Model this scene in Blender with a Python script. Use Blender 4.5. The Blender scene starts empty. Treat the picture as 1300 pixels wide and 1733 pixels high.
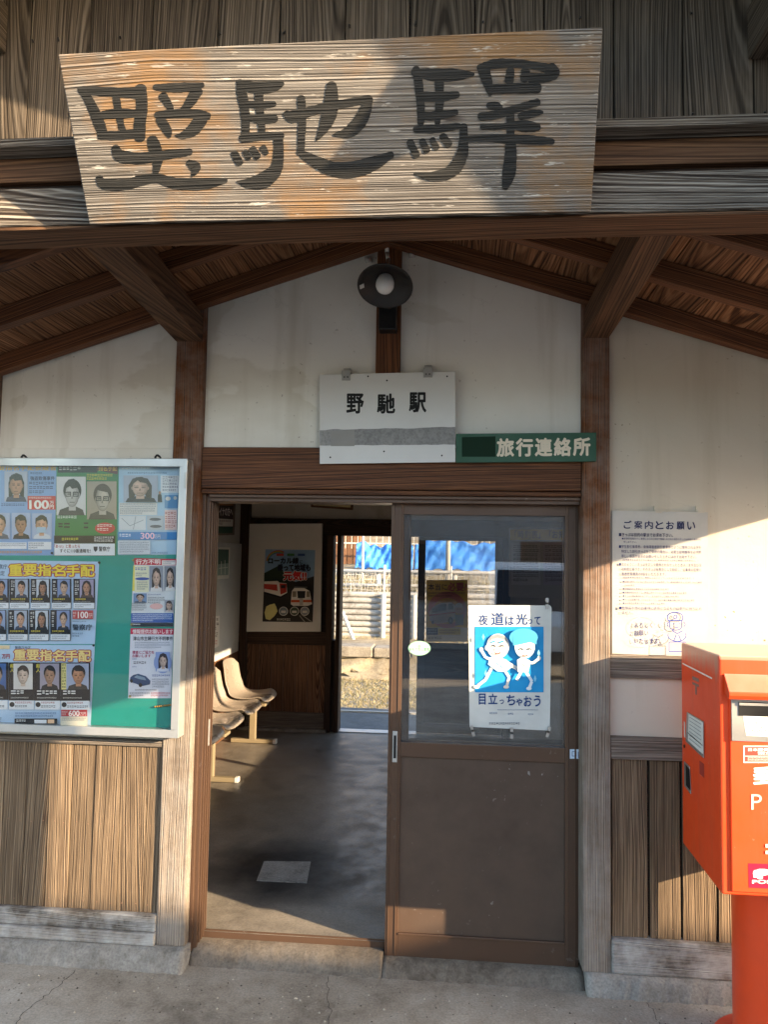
import bpy, bmesh, math, random
from mathutils import Vector, Matrix
random.seed(7)
S = bpy.context.scene
COL = S.collection
# ------------------------------------------------------------------ camera
FPX = 1300.0
CAM = Vector((0, -2.86, 1.55))
_Z = Vector((335, 19900, -FPX)).normalized()
_X = Vector((14700, -172, FPX)); _X = (_X - _Z * _X.dot(_Z)).normalized()
_Y = _Z.cross(_X)
ROT = Matrix((_X, _Y, _Z))            # camera axes -> world
cd = bpy.data.cameras.new('camera'); cam = bpy.data.objects.new('camera', cd); COL.objects.link(cam)
cam.matrix_world = Matrix.Translation(CAM) @ ROT.to_4x4()
cd.sensor_fit = 'VERTICAL'; cd.sensor_height = 36; cd.lens = 36 * FPX / 1733.0
cd.clip_start = .05; cd.clip_end = 2000
S.camera = cam
# ------------------------------------------------------------------ light
AZ, EL = math.radians(63), math.radians(15.1)
SUNV = Vector((math.sin(AZ) * math.cos(EL), -math.cos(AZ) * math.cos(EL), math.sin(EL)))
W = bpy.data.worlds.new('World'); S.world = W; W.use_nodes = True
nt = W.node_tree; sky = nt.nodes.new('ShaderNodeTexSky'); sky.sky_type = 'NISHITA'; sky.sun_disc = False
sky.sun_elevation = EL; sky.sun_rotation = math.atan2(SUNV.x, SUNV.y); sky.dust_density = 1.5
nt.links.new(sky.outputs[0], nt.nodes['Background'].inputs[0]); nt.nodes['Background'].inputs[1].default_value = .145
sd = bpy.data.lights.new('sun', 'SUN'); sd.energy = 3.4; sd.angle = math.radians(.5); sd.color = (1, .77, .50)
so = bpy.data.objects.new('sun', sd); COL.objects.link(so); so.rotation_euler = SUNV.to_track_quat('Z', 'Y').to_euler(); so.location = (6, -4, 6)
S.view_settings.view_transform = 'Standard'; S.view_settings.look = 'None'; S.view_settings.exposure = 2.52; S.view_settings.gamma = 1
S.render.engine = 'CYCLES'
S.cycles.max_bounces = 10; S.cycles.diffuse_bounces = 5; S.cycles.transparent_max_bounces = 16
S.cycles.use_denoising = True
S.cycles.caustics_reflective = False; S.cycles.caustics_refractive = False

# ------------------------------------------------------------------ measuring: photograph pixel -> point on a real plane
def ray(px, py): return ROT @ Vector((px - 650, 866.5 - py, -FPX))
def at(px, py, y): r = ray(px, py); return CAM + r * ((y - CAM.y) / r.y)
def gx(px, py, x): r = ray(px, py); return CAM + r * ((x - CAM.x) / r.x)
def gz(px, py, z): r = ray(px, py); return CAM + r * ((z - CAM.z) / r.z)

# ------------------------------------------------------------------ things
def link(o): COL.objects.link(o); return o
def tag(o, label, cat, group=None, kind=None):
    if label: o['label'] = label
    if cat: o['category'] = cat
    if group: o['group'] = group
    if kind: o['kind'] = kind
    return o
def thing(name, label, cat, loc=(0, 0, 0), group=None):
    o = link(bpy.data.objects.new(name, None)); o.location = loc; o.empty_display_size = .1
    return tag(o, label, cat, group)
def wloc(o):
    v = Vector((0, 0, 0))
    while o: v += o.location; o = o.parent
    return v

class MB:
    def __init__(s): s.v = []; s.f = []; s.uv = []; s.m = []; s.r = []
    def face(s, pts, g=(1, 0, 0), m=0, off=None, rnd=None):
        pts = [Vector(p) for p in pts]; g = Vector(g).normalized()
        n = Vector((0, 0, 0))
        for i in range(len(pts)):
            a, b = pts[i], pts[(i + 1) % len(pts)]; n += a.cross(b)
        if n.length < 1e-12: n = Vector((0, 1, 0))
        n.normalize(); w = n.cross(g)
        if w.length < .2:
            g = n.orthogonal().normalized(); w = n.cross(g)
        w.normalize()
        if off is None: off = (random.uniform(0, 20), random.choice((-1, 1)) * random.uniform(.02, .16)); c = sum(pts, Vector()) / len(pts)
        else: c = Vector(off[2]) if len(off) > 2 else sum(pts, Vector()) / len(pts)
        b = len(s.v); s.v += pts; s.f.append(tuple(range(b, b + len(pts))))
        s.uv.append([((p).dot(g) + off[0], (p - c).dot(w) + off[1]) for p in pts]); s.m.append(m)
        s.r.append(random.random() if rnd is None else rnd)
    def hexa(s, p, g=(1, 0, 0), m=0, rnd=None, off=None):
        if rnd is None: rnd = random.random()
        if off is None: off = (random.uniform(0, 20), random.choice((-1, 1)) * random.uniform(.02, .16))
        for q in ((0, 1, 2, 3), (7, 6, 5, 4), (0, 4, 5, 1), (1, 5, 6, 2), (2, 6, 7, 3), (3, 7, 4, 0)):
            s.face([p[i] for i in q], g, m, off, rnd)
    def box(s, x0, x1, y0, y1, z0, z1, g=(1, 0, 0), m=0, **k):
        x0, x1 = min(x0, x1), max(x0, x1); y0, y1 = min(y0, y1), max(y0, y1); z0, z1 = min(z0, z1), max(z0, z1)
        s.hexa([(x0, y0, z0), (x0, y1, z0), (x1, y1, z0), (x1, y0, z0), (x0, y0, z1), (x0, y1, z1), (x1, y1, z1), (x1, y0, z1)], g, m, **k)
        return s
    def prism(s, poly, d, g=(1, 0, 0), m=0, rnd=None):
        d = Vector(d); poly = [Vector(p) for p in poly]; top = [p + d for p in poly]
        if rnd is None: rnd = random.random()
        off = (random.uniform(0, 20), random.choice((-1, 1)) * random.uniform(.02, .16))
        s.face(poly, g, m, off, rnd); s.face(top[::-1], g, m, off, rnd)
        n = len(poly)
        for i in range(n): s.face([poly[i], top[i], top[(i + 1) % n], poly[(i + 1) % n]], g, m, off, rnd)
        return s
    def tube(s, a, b, r0, r1=None, n=12, m=0, caps=True):
        a, b = Vector(a), Vector(b); r1 = r0 if r1 is None else r1; d = (b - a).normalized(); u = d.orthogonal().normalized(); w = d.cross(u)
        A = [a + (u * math.cos(t) + w * math.sin(t)) * r0 for t in [2 * math.pi * i / n for i in range(n)]]
        B = [b + (u * math.cos(t) + w * math.sin(t)) * r1 for t in [2 * math.pi * i / n for i in range(n)]]
        rnd = random.random(); o = (random.uniform(0, 9), 0)
        for i in range(n): s.face([A[i], A[(i + 1) % n], B[(i + 1) % n], B[i]], d, m, o, rnd)
        if caps: s.face(A[::-1], u, m, o, rnd); s.face(B, u, m, o, rnd)
        return s
    def path(s, pts, r, n=8, m=0):
        for i in range(len(pts) - 1): s.tube(pts[i], pts[i + 1], r, r, n, m)
        return s
    def lathe(s, o, ax, prof, n=40, m=0):
        o = Vector(o); ax = Vector(ax).normalized(); u = ax.orthogonal().normalized(); w = ax.cross(u)
        R = [[o + ax * h + (u * math.cos(t) + w * math.sin(t)) * r for t in [2 * math.pi * i / n for i in range(n)]] for r, h in prof]
        for j in range(len(R) - 1):
            for i in range(n):
                q = [R[j][i], R[j][(i + 1) % n], R[j + 1][(i + 1) % n], R[j + 1][i]]
                s.face(q, ax, m, (0, 0), .5)
        return s
    def build(s, name, mats, parent=None, bevel=0, smooth=False, seg=2, weld=True):
        if not isinstance(mats, (list, tuple)): mats = [mats]
        me = bpy.data.meshes.new(name); o0 = wloc(parent) if parent else Vector((0, 0, 0))
        me.from_pydata([tuple(p - o0) for p in s.v], [], s.f)
        for m in mats: me.materials.append(m)
        uv = me.uv_layers.new(name='UVMap'); r2 = me.uv_layers.new(name='rnd')
        for pi, poly in enumerate(me.polygons):
            poly.material_index = s.m[pi]; poly.use_smooth = smooth
            for k, li in enumerate(poly.loop_indices):
                uv.data[li].uv = s.uv[pi][k]; r2.data[li].uv = (s.r[pi], (s.r[pi] * 7.31) % 1)
        if weld:
            bm = bmesh.new(); bm.from_mesh(me); bmesh.ops.remove_doubles(bm, verts=bm.verts, dist=1e-5); bmesh.ops.recalc_face_normals(bm, faces=bm.faces); bm.to_mesh(me); bm.free()
        o = link(bpy.data.objects.new(name, me))
        if parent: o.parent = parent
        if bevel:
            b = o.modifiers.new('bevel', 'BEVEL'); b.width = bevel; b.segments = seg; b.limit_method = 'ANGLE'; b.angle_limit = math.radians(40)
            if smooth is False:
                for p in me.polygons: p.use_smooth = False
        return o
    def top(s, name, mats, label, cat, loc, group=None, kind=None, **k):
        o = s.build(name, mats, None, **k); L = Vector(loc)
        o.data.transform(Matrix.Translation(-L)); o.location = L
        return tag(o, label, cat, group, kind)

# ------------------------------------------------------------------ materials
def lin(c): return c / 12.92 if c <= .04045 else ((c + .055) / 1.055) ** 2.4
def hx(h):
    h = h.lstrip('#'); return tuple(lin(int(h[i:i + 2], 16) / 255) for i in (0, 2, 4)) + (1,)
_tr = {}
def paper(h):      # thin printed paper on glass: lets part of the light behind it through
    if h in _tr: return _tr[h]
    N = NT('paper_' + h.strip('#')); c = hx(h); N.t.nodes.remove(N.b); d = N.n('BsdfDiffuse'); d.inputs[0].default_value = c; t = N.n('BsdfTranslucent'); t.inputs[0].default_value = c
    mx = N.n('MixShader'); mx.inputs[0].default_value = .6; N.set(mx, 1, d); N.set(mx, 2, t); N.t.links.new(mx.outputs[0], N.t.nodes['Material Output'].inputs[0]); _tr[h] = N.mat; return N.mat
class NT:
    def __init__(s, name):
        s.mat = bpy.data.materials.new(name); s.mat.use_nodes = True; s.t = s.mat.node_tree; s.b = s.t.nodes['Principled BSDF']
    def n(s, kind, ins=None, **props):
        nd = s.t.nodes.new('ShaderNode' + kind)
        for k, v in props.items(): setattr(nd, k, v)
        for k, v in (ins or {}).items(): s.set(nd, k, v)
        return nd
    def set(s, nd, k, v):
        i = nd.inputs[k]
        if hasattr(v, 'bl_idname') and hasattr(v, 'outputs'): s.t.links.new(v.outputs[0], i)
        elif hasattr(v, 'is_output'): s.t.links.new(v, i)
        else: i.default_value = v
    def math(s, op, a, b=0.0, c=None, clamp=False):
        nd = s.n('Math', operation=op, use_clamp=clamp); s.set(nd, 0, a); s.set(nd, 1, b)
        if c is not None: s.set(nd, 2, c)
        return nd
    def mix(s, f, a, b, blend='MIX'):
        nd = s.n('MixRGB', blend_type=blend); s.set(nd, 0, f); s.set(nd, 1, a); s.set(nd, 2, b); return nd
    def ramp(s, f, stops, interp='LINEAR'):
        nd = s.n('ValToRGB'); s.set(nd, 0, f); e = nd.color_ramp.elements; nd.color_ramp.interpolation = interp
        while len(e) < len(stops): e.new(.5)
        for el, (p, c) in zip(e, stops): el.position = p; el.color = c if len(c) == 4 else (*c, 1)
        return nd
    def vec(s, x, y, z=0.0):
        nd = s.n('CombineXYZ'); s.set(nd, 0, x); s.set(nd, 1, y); s.set(nd, 2, z); return nd
    def noise(s, v, scale, detail=4, rough=.55, dist=0.0):
        nd = s.n('TexNoise'); s.set(nd, 'Vector', v); s.set(nd, 'Scale', scale); s.set(nd, 'Detail', detail); s.set(nd, 'Roughness', rough); s.set(nd, 'Distortion', dist); return nd
    def bump(s, h, strength, dist=.01, normal=None):
        nd = s.n('Bump'); s.set(nd, 'Height', h); s.set(nd, 'Strength', strength); s.set(nd, 'Distance', dist)
        if normal is not None: s.set(nd, 'Normal', normal)
        s.t.links.new(nd.outputs[0], s.b.inputs['Normal']); return nd
    def pos(s): return s.n('NewGeometry').outputs['Position']
    def out(s, col=None, rough=None, **k):
        if col is not None: s.set(s.b, 'Base Color', col)
        if rough is not None: s.set(s.b, 'Roughness', rough)
        for kk, v in k.items(): s.set(s.b, kk, v)
        return s.mat
GREY = lambda v: (v, v, v, 1)
_flat = {}
def flat(h, rough=.6, spec=.3, metal=0.0):
    k = (h, rough, spec, metal)
    if k in _flat: return _flat[k]
    N = NT('flat_' + h.strip('#')); c = hx(h)
    n = N.noise(N.pos(), 14, 3)
    d = N.mix(N.ramp(n, [(.35, GREY(.94)), (.65, GREY(1.04))]), (0, 0, 0, 1), c, 'MIX'); d.inputs[0].default_value = 1
    mul = N.mix(1.0, c, N.ramp(n, [(.35, GREY(.92)), (.65, GREY(1.0))]), 'MULTIPLY')
    N.out(mul, rough, **{'Specular IOR Level': spec, 'Metallic': metal}); _flat[k] = N.mat
    return N.mat

def wood(name, dark, mid, light, lowpal=None, zmix=(.6, 1.3), freq=24, ridge=.5, bump=.5, rough=.8, var=.35, ink=None, stain=0, dusty=0, spec=.25, warp=.018, wts=(.36, .42, .22), voff=.0):
    N = NT(name); uv = N.n('UVMap', uv_map='UVMap'); sp = N.n('SeparateXYZ', {0: uv}); u, v = sp.outputs[0], sp.outputs[1]
    rn = N.n('SeparateXYZ', {0: N.n('UVMap', uv_map='rnd')})
    n1 = N.noise(N.vec(N.math('MULTIPLY', u, .9), N.math('MULTIPLY', v, 5.0), rn.outputs[0]), 1.6, 3, .5)
    vv = N.math('ADD', N.math('ADD', v, voff), N.math('MULTIPLY', N.math('SUBTRACT', n1, .5), warp))
    uu = N.math('MULTIPLY_ADD', N.math('PINGPONG', u, 2.6), .05, .012)
    rr = N.math('SQRT', N.math('ADD', N.math('MULTIPLY', uu, uu), N.math('MULTIPLY', vv, vv)))
    rr = N.math('ADD', rr, N.math('MULTIPLY', N.math('SUBTRACT', N.noise(N.vec(N.math('MULTIPLY', u, 4.0), N.math('MULTIPLY', v, 24.0), rn.outputs[1]), 1.0, 3, .55), .5), .0035))
    wv = N.n('TexNoise', noise_dimensions='1D'); N.set(wv, 'W', N.math('ADD', N.math('MULTIPLY', rr, freq * 15.0), N.math('MULTIPLY', rn.outputs[1], 37.0))); N.set(wv, 'Scale', 1.0); N.set(wv, 'Detail', 1.0); N.set(wv, 'Roughness', .5)
    ring = N.n('MapRange', {0: wv.outputs[0], 1: .28, 2: .72})
    fine = N.noise(N.vec(N.math('MULTIPLY', u, 5.0), N.math('MULTIPLY', v, 260.0), rn.outputs[0]), 1, 3, .6)
    mid_n = N.noise(N.vec(N.math('MULTIPLY', u, 3.2), N.math('MULTIPLY', v, 55.0), rn.outputs[1]), 1, 4, .6)
    g = N.math('ADD', N.math('MULTIPLY', ring, wts[0]), N.math('ADD', N.math('MULTIPLY', fine, wts[1]), N.math('MULTIPLY', mid_n, wts[2])))
    def pal(d, m, l): return N.ramp(g, [(.30, d), (.47, m), (.68, l)])
    c = pal(dark, mid, light)
    if lowpal:
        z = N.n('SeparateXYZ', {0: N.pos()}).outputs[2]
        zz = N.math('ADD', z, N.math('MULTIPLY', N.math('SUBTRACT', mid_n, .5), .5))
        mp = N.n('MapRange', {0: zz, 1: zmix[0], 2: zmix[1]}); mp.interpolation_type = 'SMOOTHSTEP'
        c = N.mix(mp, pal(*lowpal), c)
    c = N.mix(1.0, c, N.ramp(mid_n, [(.3, GREY(1 - var)), (.7, GREY(1.0))]), 'MULTIPLY')
    c = N.mix(1.0, c, N.ramp(rn.outputs[0], [(0, GREY(1 - var)), (1, GREY(1.0))]), 'MULTIPLY')
    if stain:      # ochre weather stains that follow the board, as on the old name board
        st = N.noise(N.pos(), 4.0, 4, .6)
        c = N.mix(N.ramp(st, [(.46, GREY(0)), (.62, GREY(stain))]), c, (.29, .145, .042, 1))
        st2 = N.noise(N.vec(N.math('MULTIPLY', u, 9.0), N.math('MULTIPLY', v, 60.0)), 1, 4, .7)
        c = N.mix(N.ramp(st2, [(.61, GREY(0)), (.66, GREY(.8))]), c, (.50, .46, .40, 1))
    if dusty:      # white lime dust on the lowest timber
        ds = N.noise(N.pos(), 7, 5, .65)
        c = N.mix(N.ramp(ds, [(.38, GREY(0)), (.62, GREY(dusty))]), c, (.52, .50, .47, 1))
    # knots
    vo = N.n('TexVoronoi', feature='F1'); N.set(vo, 'Vector', N.vec(N.math('MULTIPLY', u, 1.7), N.math('MULTIPLY', v, 5.5), rn.outputs[1])); N.set(vo, 'Scale', 1.0)
    c = N.mix(N.ramp(vo.outputs['Distance'], [(.035, GREY(.8)), (.075, GREY(0))]), c, (dark[0] * .6, dark[1] * .5, dark[2] * .5, 1))
    if ink: c = N.mix(N.ramp(N.math('ADD', N.math('MULTIPLY', fine, .6), N.math('MULTIPLY', N.noise(N.pos(), 9, 4), .4)), [(.38, GREY(.97)), (.64, GREY(.87))]), c, (.010, .011, .011, 1))
    h = N.math('ADD', N.math('MULTIPLY', ring, ridge), N.math('MULTIPLY', fine, 1 - ridge))
    N.bump(h, bump, .006)
    return N.out(c, rough, **{'Specular IOR Level': spec})

GREYPAL = ((.075, .060, .050, 1), (.22, .18, .145, 1), (.40, .34, .28, 1))
TANPAL = ((.080, .049, .030, 1), (.215, .146, .090, 1), (.38, .275, .175, 1))
BROWNPAL = ((.038, .011, .0035, 1), (.145, .050, .016, 1), (.26, .105, .040, 1))
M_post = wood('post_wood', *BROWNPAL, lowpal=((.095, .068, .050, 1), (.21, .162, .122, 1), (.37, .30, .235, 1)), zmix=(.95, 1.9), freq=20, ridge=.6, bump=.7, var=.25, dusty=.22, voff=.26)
M_brown = wood('sheltered_wood', *BROWNPAL, freq=18, bump=.35, rough=.65, spec=.35, voff=.10)
M_dark = wood('dark_old_wood', (.012, .006, .004, 1), (.045, .022, .012, 1), (.095, .05, .028, 1), freq=20, bump=.3, rough=.65, spec=.3)
M_soffit = wood('soffit_wood', (.07, .026, .010, 1), (.29, .125, .055, 1), (.48, .25, .125, 1), freq=10, bump=.3, var=.5)
M_grey = wood('weathered_wood', *GREYPAL, freq=20, ridge=.65, bump=.8, var=.25, voff=.25)
M_tan = wood('weathered_boards', *TANPAL, freq=18, ridge=.65, bump=.75, var=.4, voff=.25)
M_gable = wood('gable_boards', (.040, .029, .020, 1), (.105, .080, .058, 1), (.21, .168, .128, 1), freq=16, bump=.5, var=.35, voff=.12)
M_sill = wood('dusty_sill_wood', *GREYPAL, freq=20, ridge=.6, bump=.6, dusty=.75)
M_beam = wood('eave_beam_wood', (.028, .018, .013, 1), (.11, .085, .065, 1), (.42, .37, .31, 1), freq=15, ridge=.7, bump=.8, var=.2)
M_under = wood('beam_under_wood', (.055, .024, .011, 1), (.125, .060, .029, 1), (.21, .11, .055, 1), freq=12, bump=.25)
SIGNPAL = ((.060, .049, .040, 1), (.165, .143, .121, 1), (.34, .307, .27, 1))
M_sign = wood('name_board_wood', *SIGNPAL, freq=16, ridge=.6, bump=.6, var=.2, stain=.6, warp=.014, voff=.48, wts=(.40, .38, .22))
M_ink = wood('name_board_ink', *SIGNPAL, freq=16, ridge=.6, bump=.6, var=.2, ink=1.0, warp=.014, voff=.48, wts=(.40, .38, .22))
M_inwood = wood('interior_wood', (.05, .019, .009, 1), (.17, .078, .037, 1), (.31, .16, .085, 1), freq=18, bump=.25, rough=.6)

def plaster(name, base, warm, speck=.6):
    N = NT(name); p = N.pos(); z = N.n('SeparateXYZ', {0: p})
    n = N.noise(p, 1.3, 5, .6, .5); n2 = N.noise(N.vec(N.math('MULTIPLY', z.outputs[0], 9), 0.0, N.math('MULTIPLY', z.outputs[2], .7)), 1.0, 4, .6)
    c = N.mix(N.ramp(n, [(.44, GREY(0)), (.52, GREY(.3)), (.70, GREY(.8))]), base, warm)
    nn = N.noise(p, .9, 6, .55, .8); c = N.mix(N.ramp(nn, [(.56, GREY(0)), (.575, GREY(.38)), (.66, GREY(.10)), (.8, GREY(.3))]), c, (base[0] * .70, base[1] * .66, base[2] * .58, 1))
    c = N.mix(N.ramp(n2, [(.52, GREY(0)), (.72, GREY(.4))]), c, (base[0] * .62, base[1] * .58, base[2] * .50, 1))
    wq = N.n('VectorMath', operation='ADD'); N.set(wq, 0, p); qs = N.n('VectorMath', operation='SCALE'); N.set(qs, 0, N.noise(p, 6, 5).outputs['Color']); qs.inputs['Scale'].default_value = .25; N.set(wq, 1, qs)
    vc = N.n('TexVoronoi', feature='DISTANCE_TO_EDGE'); N.set(vc, 'Vector', wq); N.set(vc, 'Scale', 1.6)
    c = N.mix(N.math('MULTIPLY', N.ramp(vc.outputs['Distance'], [(.001, GREY(.12)), (.004, GREY(0))]), N.ramp(N.noise(p, 1.7, 2), [(.50, GREY(0)), (.56, GREY(1))])), c, (.16, .14, .12, 1))
    s = N.noise(p, 60, 2, .5); m = N.noise(p, 2.1, 3, .5)
    sm = N.math('MULTIPLY', N.ramp(s, [(.70, GREY(0)), (.74, GREY(speck))]), N.ramp(m, [(.42, GREY(0)), (.62, GREY(1))]))
    c = N.mix(sm, c, (.16, .10, .06, 1))
    N.bump(N.math('ADD', N.noise(p, 90, 4, .6), N.math('MULTIPLY', N.noise(p, 9, 3), 2.0)), .12, .004)
    return N.out(c, .9, **{'Specular IOR Level': .15})
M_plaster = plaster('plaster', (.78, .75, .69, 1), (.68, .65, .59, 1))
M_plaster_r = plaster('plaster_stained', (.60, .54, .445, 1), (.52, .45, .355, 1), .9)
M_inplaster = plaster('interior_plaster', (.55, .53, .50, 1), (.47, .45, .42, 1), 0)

def concrete(name, a, b, dirt, rough=.9, crack=True, scale=1.0, gloss=None, bump=.35):
    N = NT(name); p = N.pos(); n = N.noise(p, 1.6 * scale, 6, .62); n2 = N.noise(p, 14 * scale, 6, .65); n3 = N.noise(p, 120, 3, .6)
    c = N.ramp(N.math('ADD', N.math('MULTIPLY', n, .6), N.math('MULTIPLY', n2, .4)), [(.34, dirt), (.47, a), (.64, b)])
    c = N.mix(1.0, c, N.ramp(n3, [(.3, GREY(.72)), (.6, GREY(1.05))]), 'MULTIPLY')
    h = N.math('ADD', n2, N.math('MULTIPLY', n3, .5))
    if crack:
        wp = N.n('VectorMath', operation='ADD'); N.set(wp, 0, p); q = N.n('VectorMath', operation='SCALE'); N.set(q, 0, N.noise(p, 5, 4).outputs['Color']); q.inputs['Scale'].default_value = .22; N.set(wp, 1, q)
        vo = N.n('TexVoronoi', feature='DISTANCE_TO_EDGE'); N.set(vo, 'Vector', wp); N.set(vo, 'Scale', 1.15)
        cr = N.ramp(vo.outputs['Distance'], [(.002, GREY(1)), (.006, GREY(0))])
        cm = N.math('MULTIPLY', cr, N.ramp(N.noise(p, 1.2, 2), [(.47, GREY(0)), (.55, GREY(1))]))
        c = N.mix(N.math('MULTIPLY', cm, .75), c, (.03, .027, .022, 1)); h = N.math('SUBTRACT', h, cm)
    N.bump(h, bump, .006)
    r = rough if gloss is None else N.ramp(n2, [(.35, GREY(gloss[0])), (.65, GREY(gloss[1]))])
    return N, c, r
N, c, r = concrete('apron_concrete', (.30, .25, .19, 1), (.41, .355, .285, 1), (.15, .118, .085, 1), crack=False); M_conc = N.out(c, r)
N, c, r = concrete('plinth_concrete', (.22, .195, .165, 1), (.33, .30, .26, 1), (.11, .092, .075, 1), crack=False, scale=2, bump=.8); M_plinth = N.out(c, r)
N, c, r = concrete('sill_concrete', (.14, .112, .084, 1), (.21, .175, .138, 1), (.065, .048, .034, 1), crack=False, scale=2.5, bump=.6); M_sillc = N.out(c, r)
# waiting-room floor: trodden dark concrete, a pale repaired square with oil-black grime round it
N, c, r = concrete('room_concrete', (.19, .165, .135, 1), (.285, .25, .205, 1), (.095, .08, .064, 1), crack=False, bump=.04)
r = N.ramp(N.noise(N.pos(), 7, 9, .7), [(.36, GREY(.30)), (.62, GREY(.52))])
p = N.pos(); pd = N.n('VectorMath', operation='DISTANCE'); sc = N.n('VectorMath', operation='MULTIPLY'); N.set(sc, 0, p); sc.inputs[1].default_value = (1, 1.15, 0); N.set(pd, 0, sc); pd.inputs[1].default_value = (-.72, .74 * 1.15, 0)
dd = N.math('ADD', pd.outputs['Value'], N.math('MULTIPLY', N.math('SUBTRACT', N.noise(p, 6, 5, .65), .5), .35))
c = N.mix(N.ramp(dd, [(.22, GREY(.96)), (.50, GREY(0))]), c, (.012, .012, .013, 1)); M_floor = N.out(c, r, **{'Specular IOR Level': .4})
N, c, r = concrete('patch_concrete', (.30, .275, .24, 1), (.38, .355, .32, 1), (.12, .11, .10, 1), crack=False, scale=6); M_patch = N.out(c, r)
N, c, r = concrete('forecourt', (.22, .205, .185, 1), (.30, .285, .26, 1), (.14, .13, .115, 1), crack=False); M_asph = N.out(c, r)
N, c, r = concrete('platform_asphalt', (.10, .105, .11, 1), (.16, .165, .17, 1), (.07, .07, .072, 1), crack=False); M_plat = N.out(c, r)
N, c, r = concrete('dry_earth', (.19, .155, .105, 1), (.30, .255, .175, 1), (.11, .09, .06, 1), crack=False, scale=2, bump=.9); M_earth = N.out(c, r)
N, c, r = concrete('old_stone', (.19, .165, .13, 1), (.28, .25, .20, 1), (.09, .075, .06, 1), crack=False, scale=3, bump=.9); M_stone = N.out(c, r)
N, c, r = concrete('log_bark', (.25, .245, .235, 1), (.36, .35, .33, 1), (.13, .12, .11, 1), crack=False, scale=2); M_log = N.out(c, r)

def painted(name, col, rough=.4, scratch=.0, metal=0.0, dirt=.25, coat=0.0, dust=None):
    N = NT(name); p = N.pos(); n = N.noise(p, 5, 5, .65); n2 = N.noise(p, 45, 3, .6)
    c = N.mix(N.ramp(n, [(.4, GREY(0)), (.75, GREY(dirt))]), col, (col[0] * .45, col[1] * .45, col[2] * .45, 1))
    if scratch: c = N.mix(N.math('MULTIPLY', N.ramp(n2, [(.66, GREY(0)), (.69, GREY(scratch))]), N.ramp(N.noise(p, 3.1, 3), [(.48, GREY(0)), (.60, GREY(1))])), c, (.6, .57, .52, 1))
    if dust:
        nz = N.n('SeparateXYZ', {0: N.n('NewGeometry').outputs['Normal']}).outputs[2]
        c = N.mix(N.math('MULTIPLY', N.ramp(nz, [(.5, GREY(0)), (.9, GREY(1))]), N.ramp(n, [(.25, GREY(.35)), (.6, GREY(.8))])), c, dust)
    N.bump(N.noise(p, 20, 4), .05, .004)
    return N.out(c, N.ramp(n, [(.3, GREY(rough * .8)), (.7, GREY(min(1, rough * 1.4)))]), **{'Metallic': metal, 'Coat Weight': coat})
M_bronze = painted('bronze_aluminium', (.105, .060, .038, 1), .38, .12, .35, dirt=.3)
M_kick = painted('kick_panel_paint', (.078, .047, .030, 1), .6, .35, 0, dirt=.4)
M_alu = painted('aluminium', (.55, .55, .54, 1), .35, 0, .7, dirt=.35)
M_steel = painted('stainless', (.50, .48, .45, 1), .38, 0, .85, dirt=.3)
M_red0 = painted('post_box_red', (.80, .062, .008, 1), .40, .22, 0, dirt=.35, coat=.1, dust=(.66, .48, .38, 1))
def faded_red():
    N = NT('post_box_red'); p = N.pos(); sp = N.n('SeparateXYZ', {0: p}); n = N.noise(p, 4, 6, .65); st = N.noise(N.vec(N.math('MULTIPLY', sp.outputs[0], 30), N.math('MULTIPLY', sp.outputs[1], 30), N.math('MULTIPLY', sp.outputs[2], 2.2)), 1, 5, .65)
    c = N.mix(N.ramp(n, [(.4, GREY(0)), (.75, GREY(.30))]), (.80, .064, .006, 1), (.55, .042, .010, 1))
    c = N.mix(N.ramp(st, [(.50, GREY(0)), (.75, GREY(.28))]), c, (.42, .085, .04, 1))
    top = N.math('MULTIPLY', N.n('MapRange', {0: N.math('ADD', sp.outputs[2], N.math('MULTIPLY', N.math('SUBTRACT', st, .5), .14)), 1: 1.215, 2: 1.275}), N.n('MapRange', {0: sp.outputs[1], 1: -.474, 2: -.455}))
    c = N.mix(N.math('MULTIPLY', top, .75), c, (.50, .27, .19, 1))
    nz = N.n('SeparateXYZ', {0: N.n('NewGeometry').outputs['Normal']}).outputs[2]
    c = N.mix(N.math('MULTIPLY', N.ramp(nz, [(.5, GREY(0)), (.9, GREY(1))]), N.ramp(n, [(.25, GREY(.5)), (.6, GREY(.9))])), c, (.66, .50, .40, 1))
    ch = N.math('MULTIPLY', N.ramp(N.noise(p, 55, 3, .6), [(.69, GREY(0)), (.71, GREY(.7))]), N.ramp(N.noise(p, 3.6, 3), [(.50, GREY(0)), (.60, GREY(1))]))
    c = N.mix(ch, c, (.62, .40, .30, 1)); N.bump(N.noise(p, 16, 4), .06, .004)
    return N.out(c, N.ramp(n, [(.3, GREY(.34)), (.7, GREY(.58))]), **{'Coat Weight': .1})
M_red = faded_red()
M_redd = painted('post_box_pole_red', (.80, .062, .008, 1), .36, .0, 0, dirt=.2, coat=.2)
M_white = painted('sign_white', (.66, .65, .63, 1), .5, .0, 0, dirt=.12)
M_green = painted('sign_green', (.018, .085, .045, 1), .5, .05, 0, dirt=.3)
M_boardgreen = painted('notice_green', (.012, .30, .235, 1), .6, .05, 0, dirt=.12)
M_black = painted('black_enamel', (.012, .011, .011, 1), .35, 0, .2)
M_shade = painted('lamp_shade_inside', (.014, .011, .010, 1), .45, 0, .1)
M_bulb = painted('opal_glass', (.72, .72, .70, 1), .25)
M_seat = painted('seat_plastic', (.33, .275, .225, 1), .26, 0, 0, dirt=.3, coat=.3)
M_leg = painted('leg_cream_paint', (.28, .225, .14, 1), .4)
M_whitepanel = painted('white_display', (.70, .68, .64, 1), .6, 0, 0, dirt=.15)
M_grayboard = painted('grey_display', (.46, .47, .48, 1), .6, 0, 0, dirt=.15)
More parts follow.
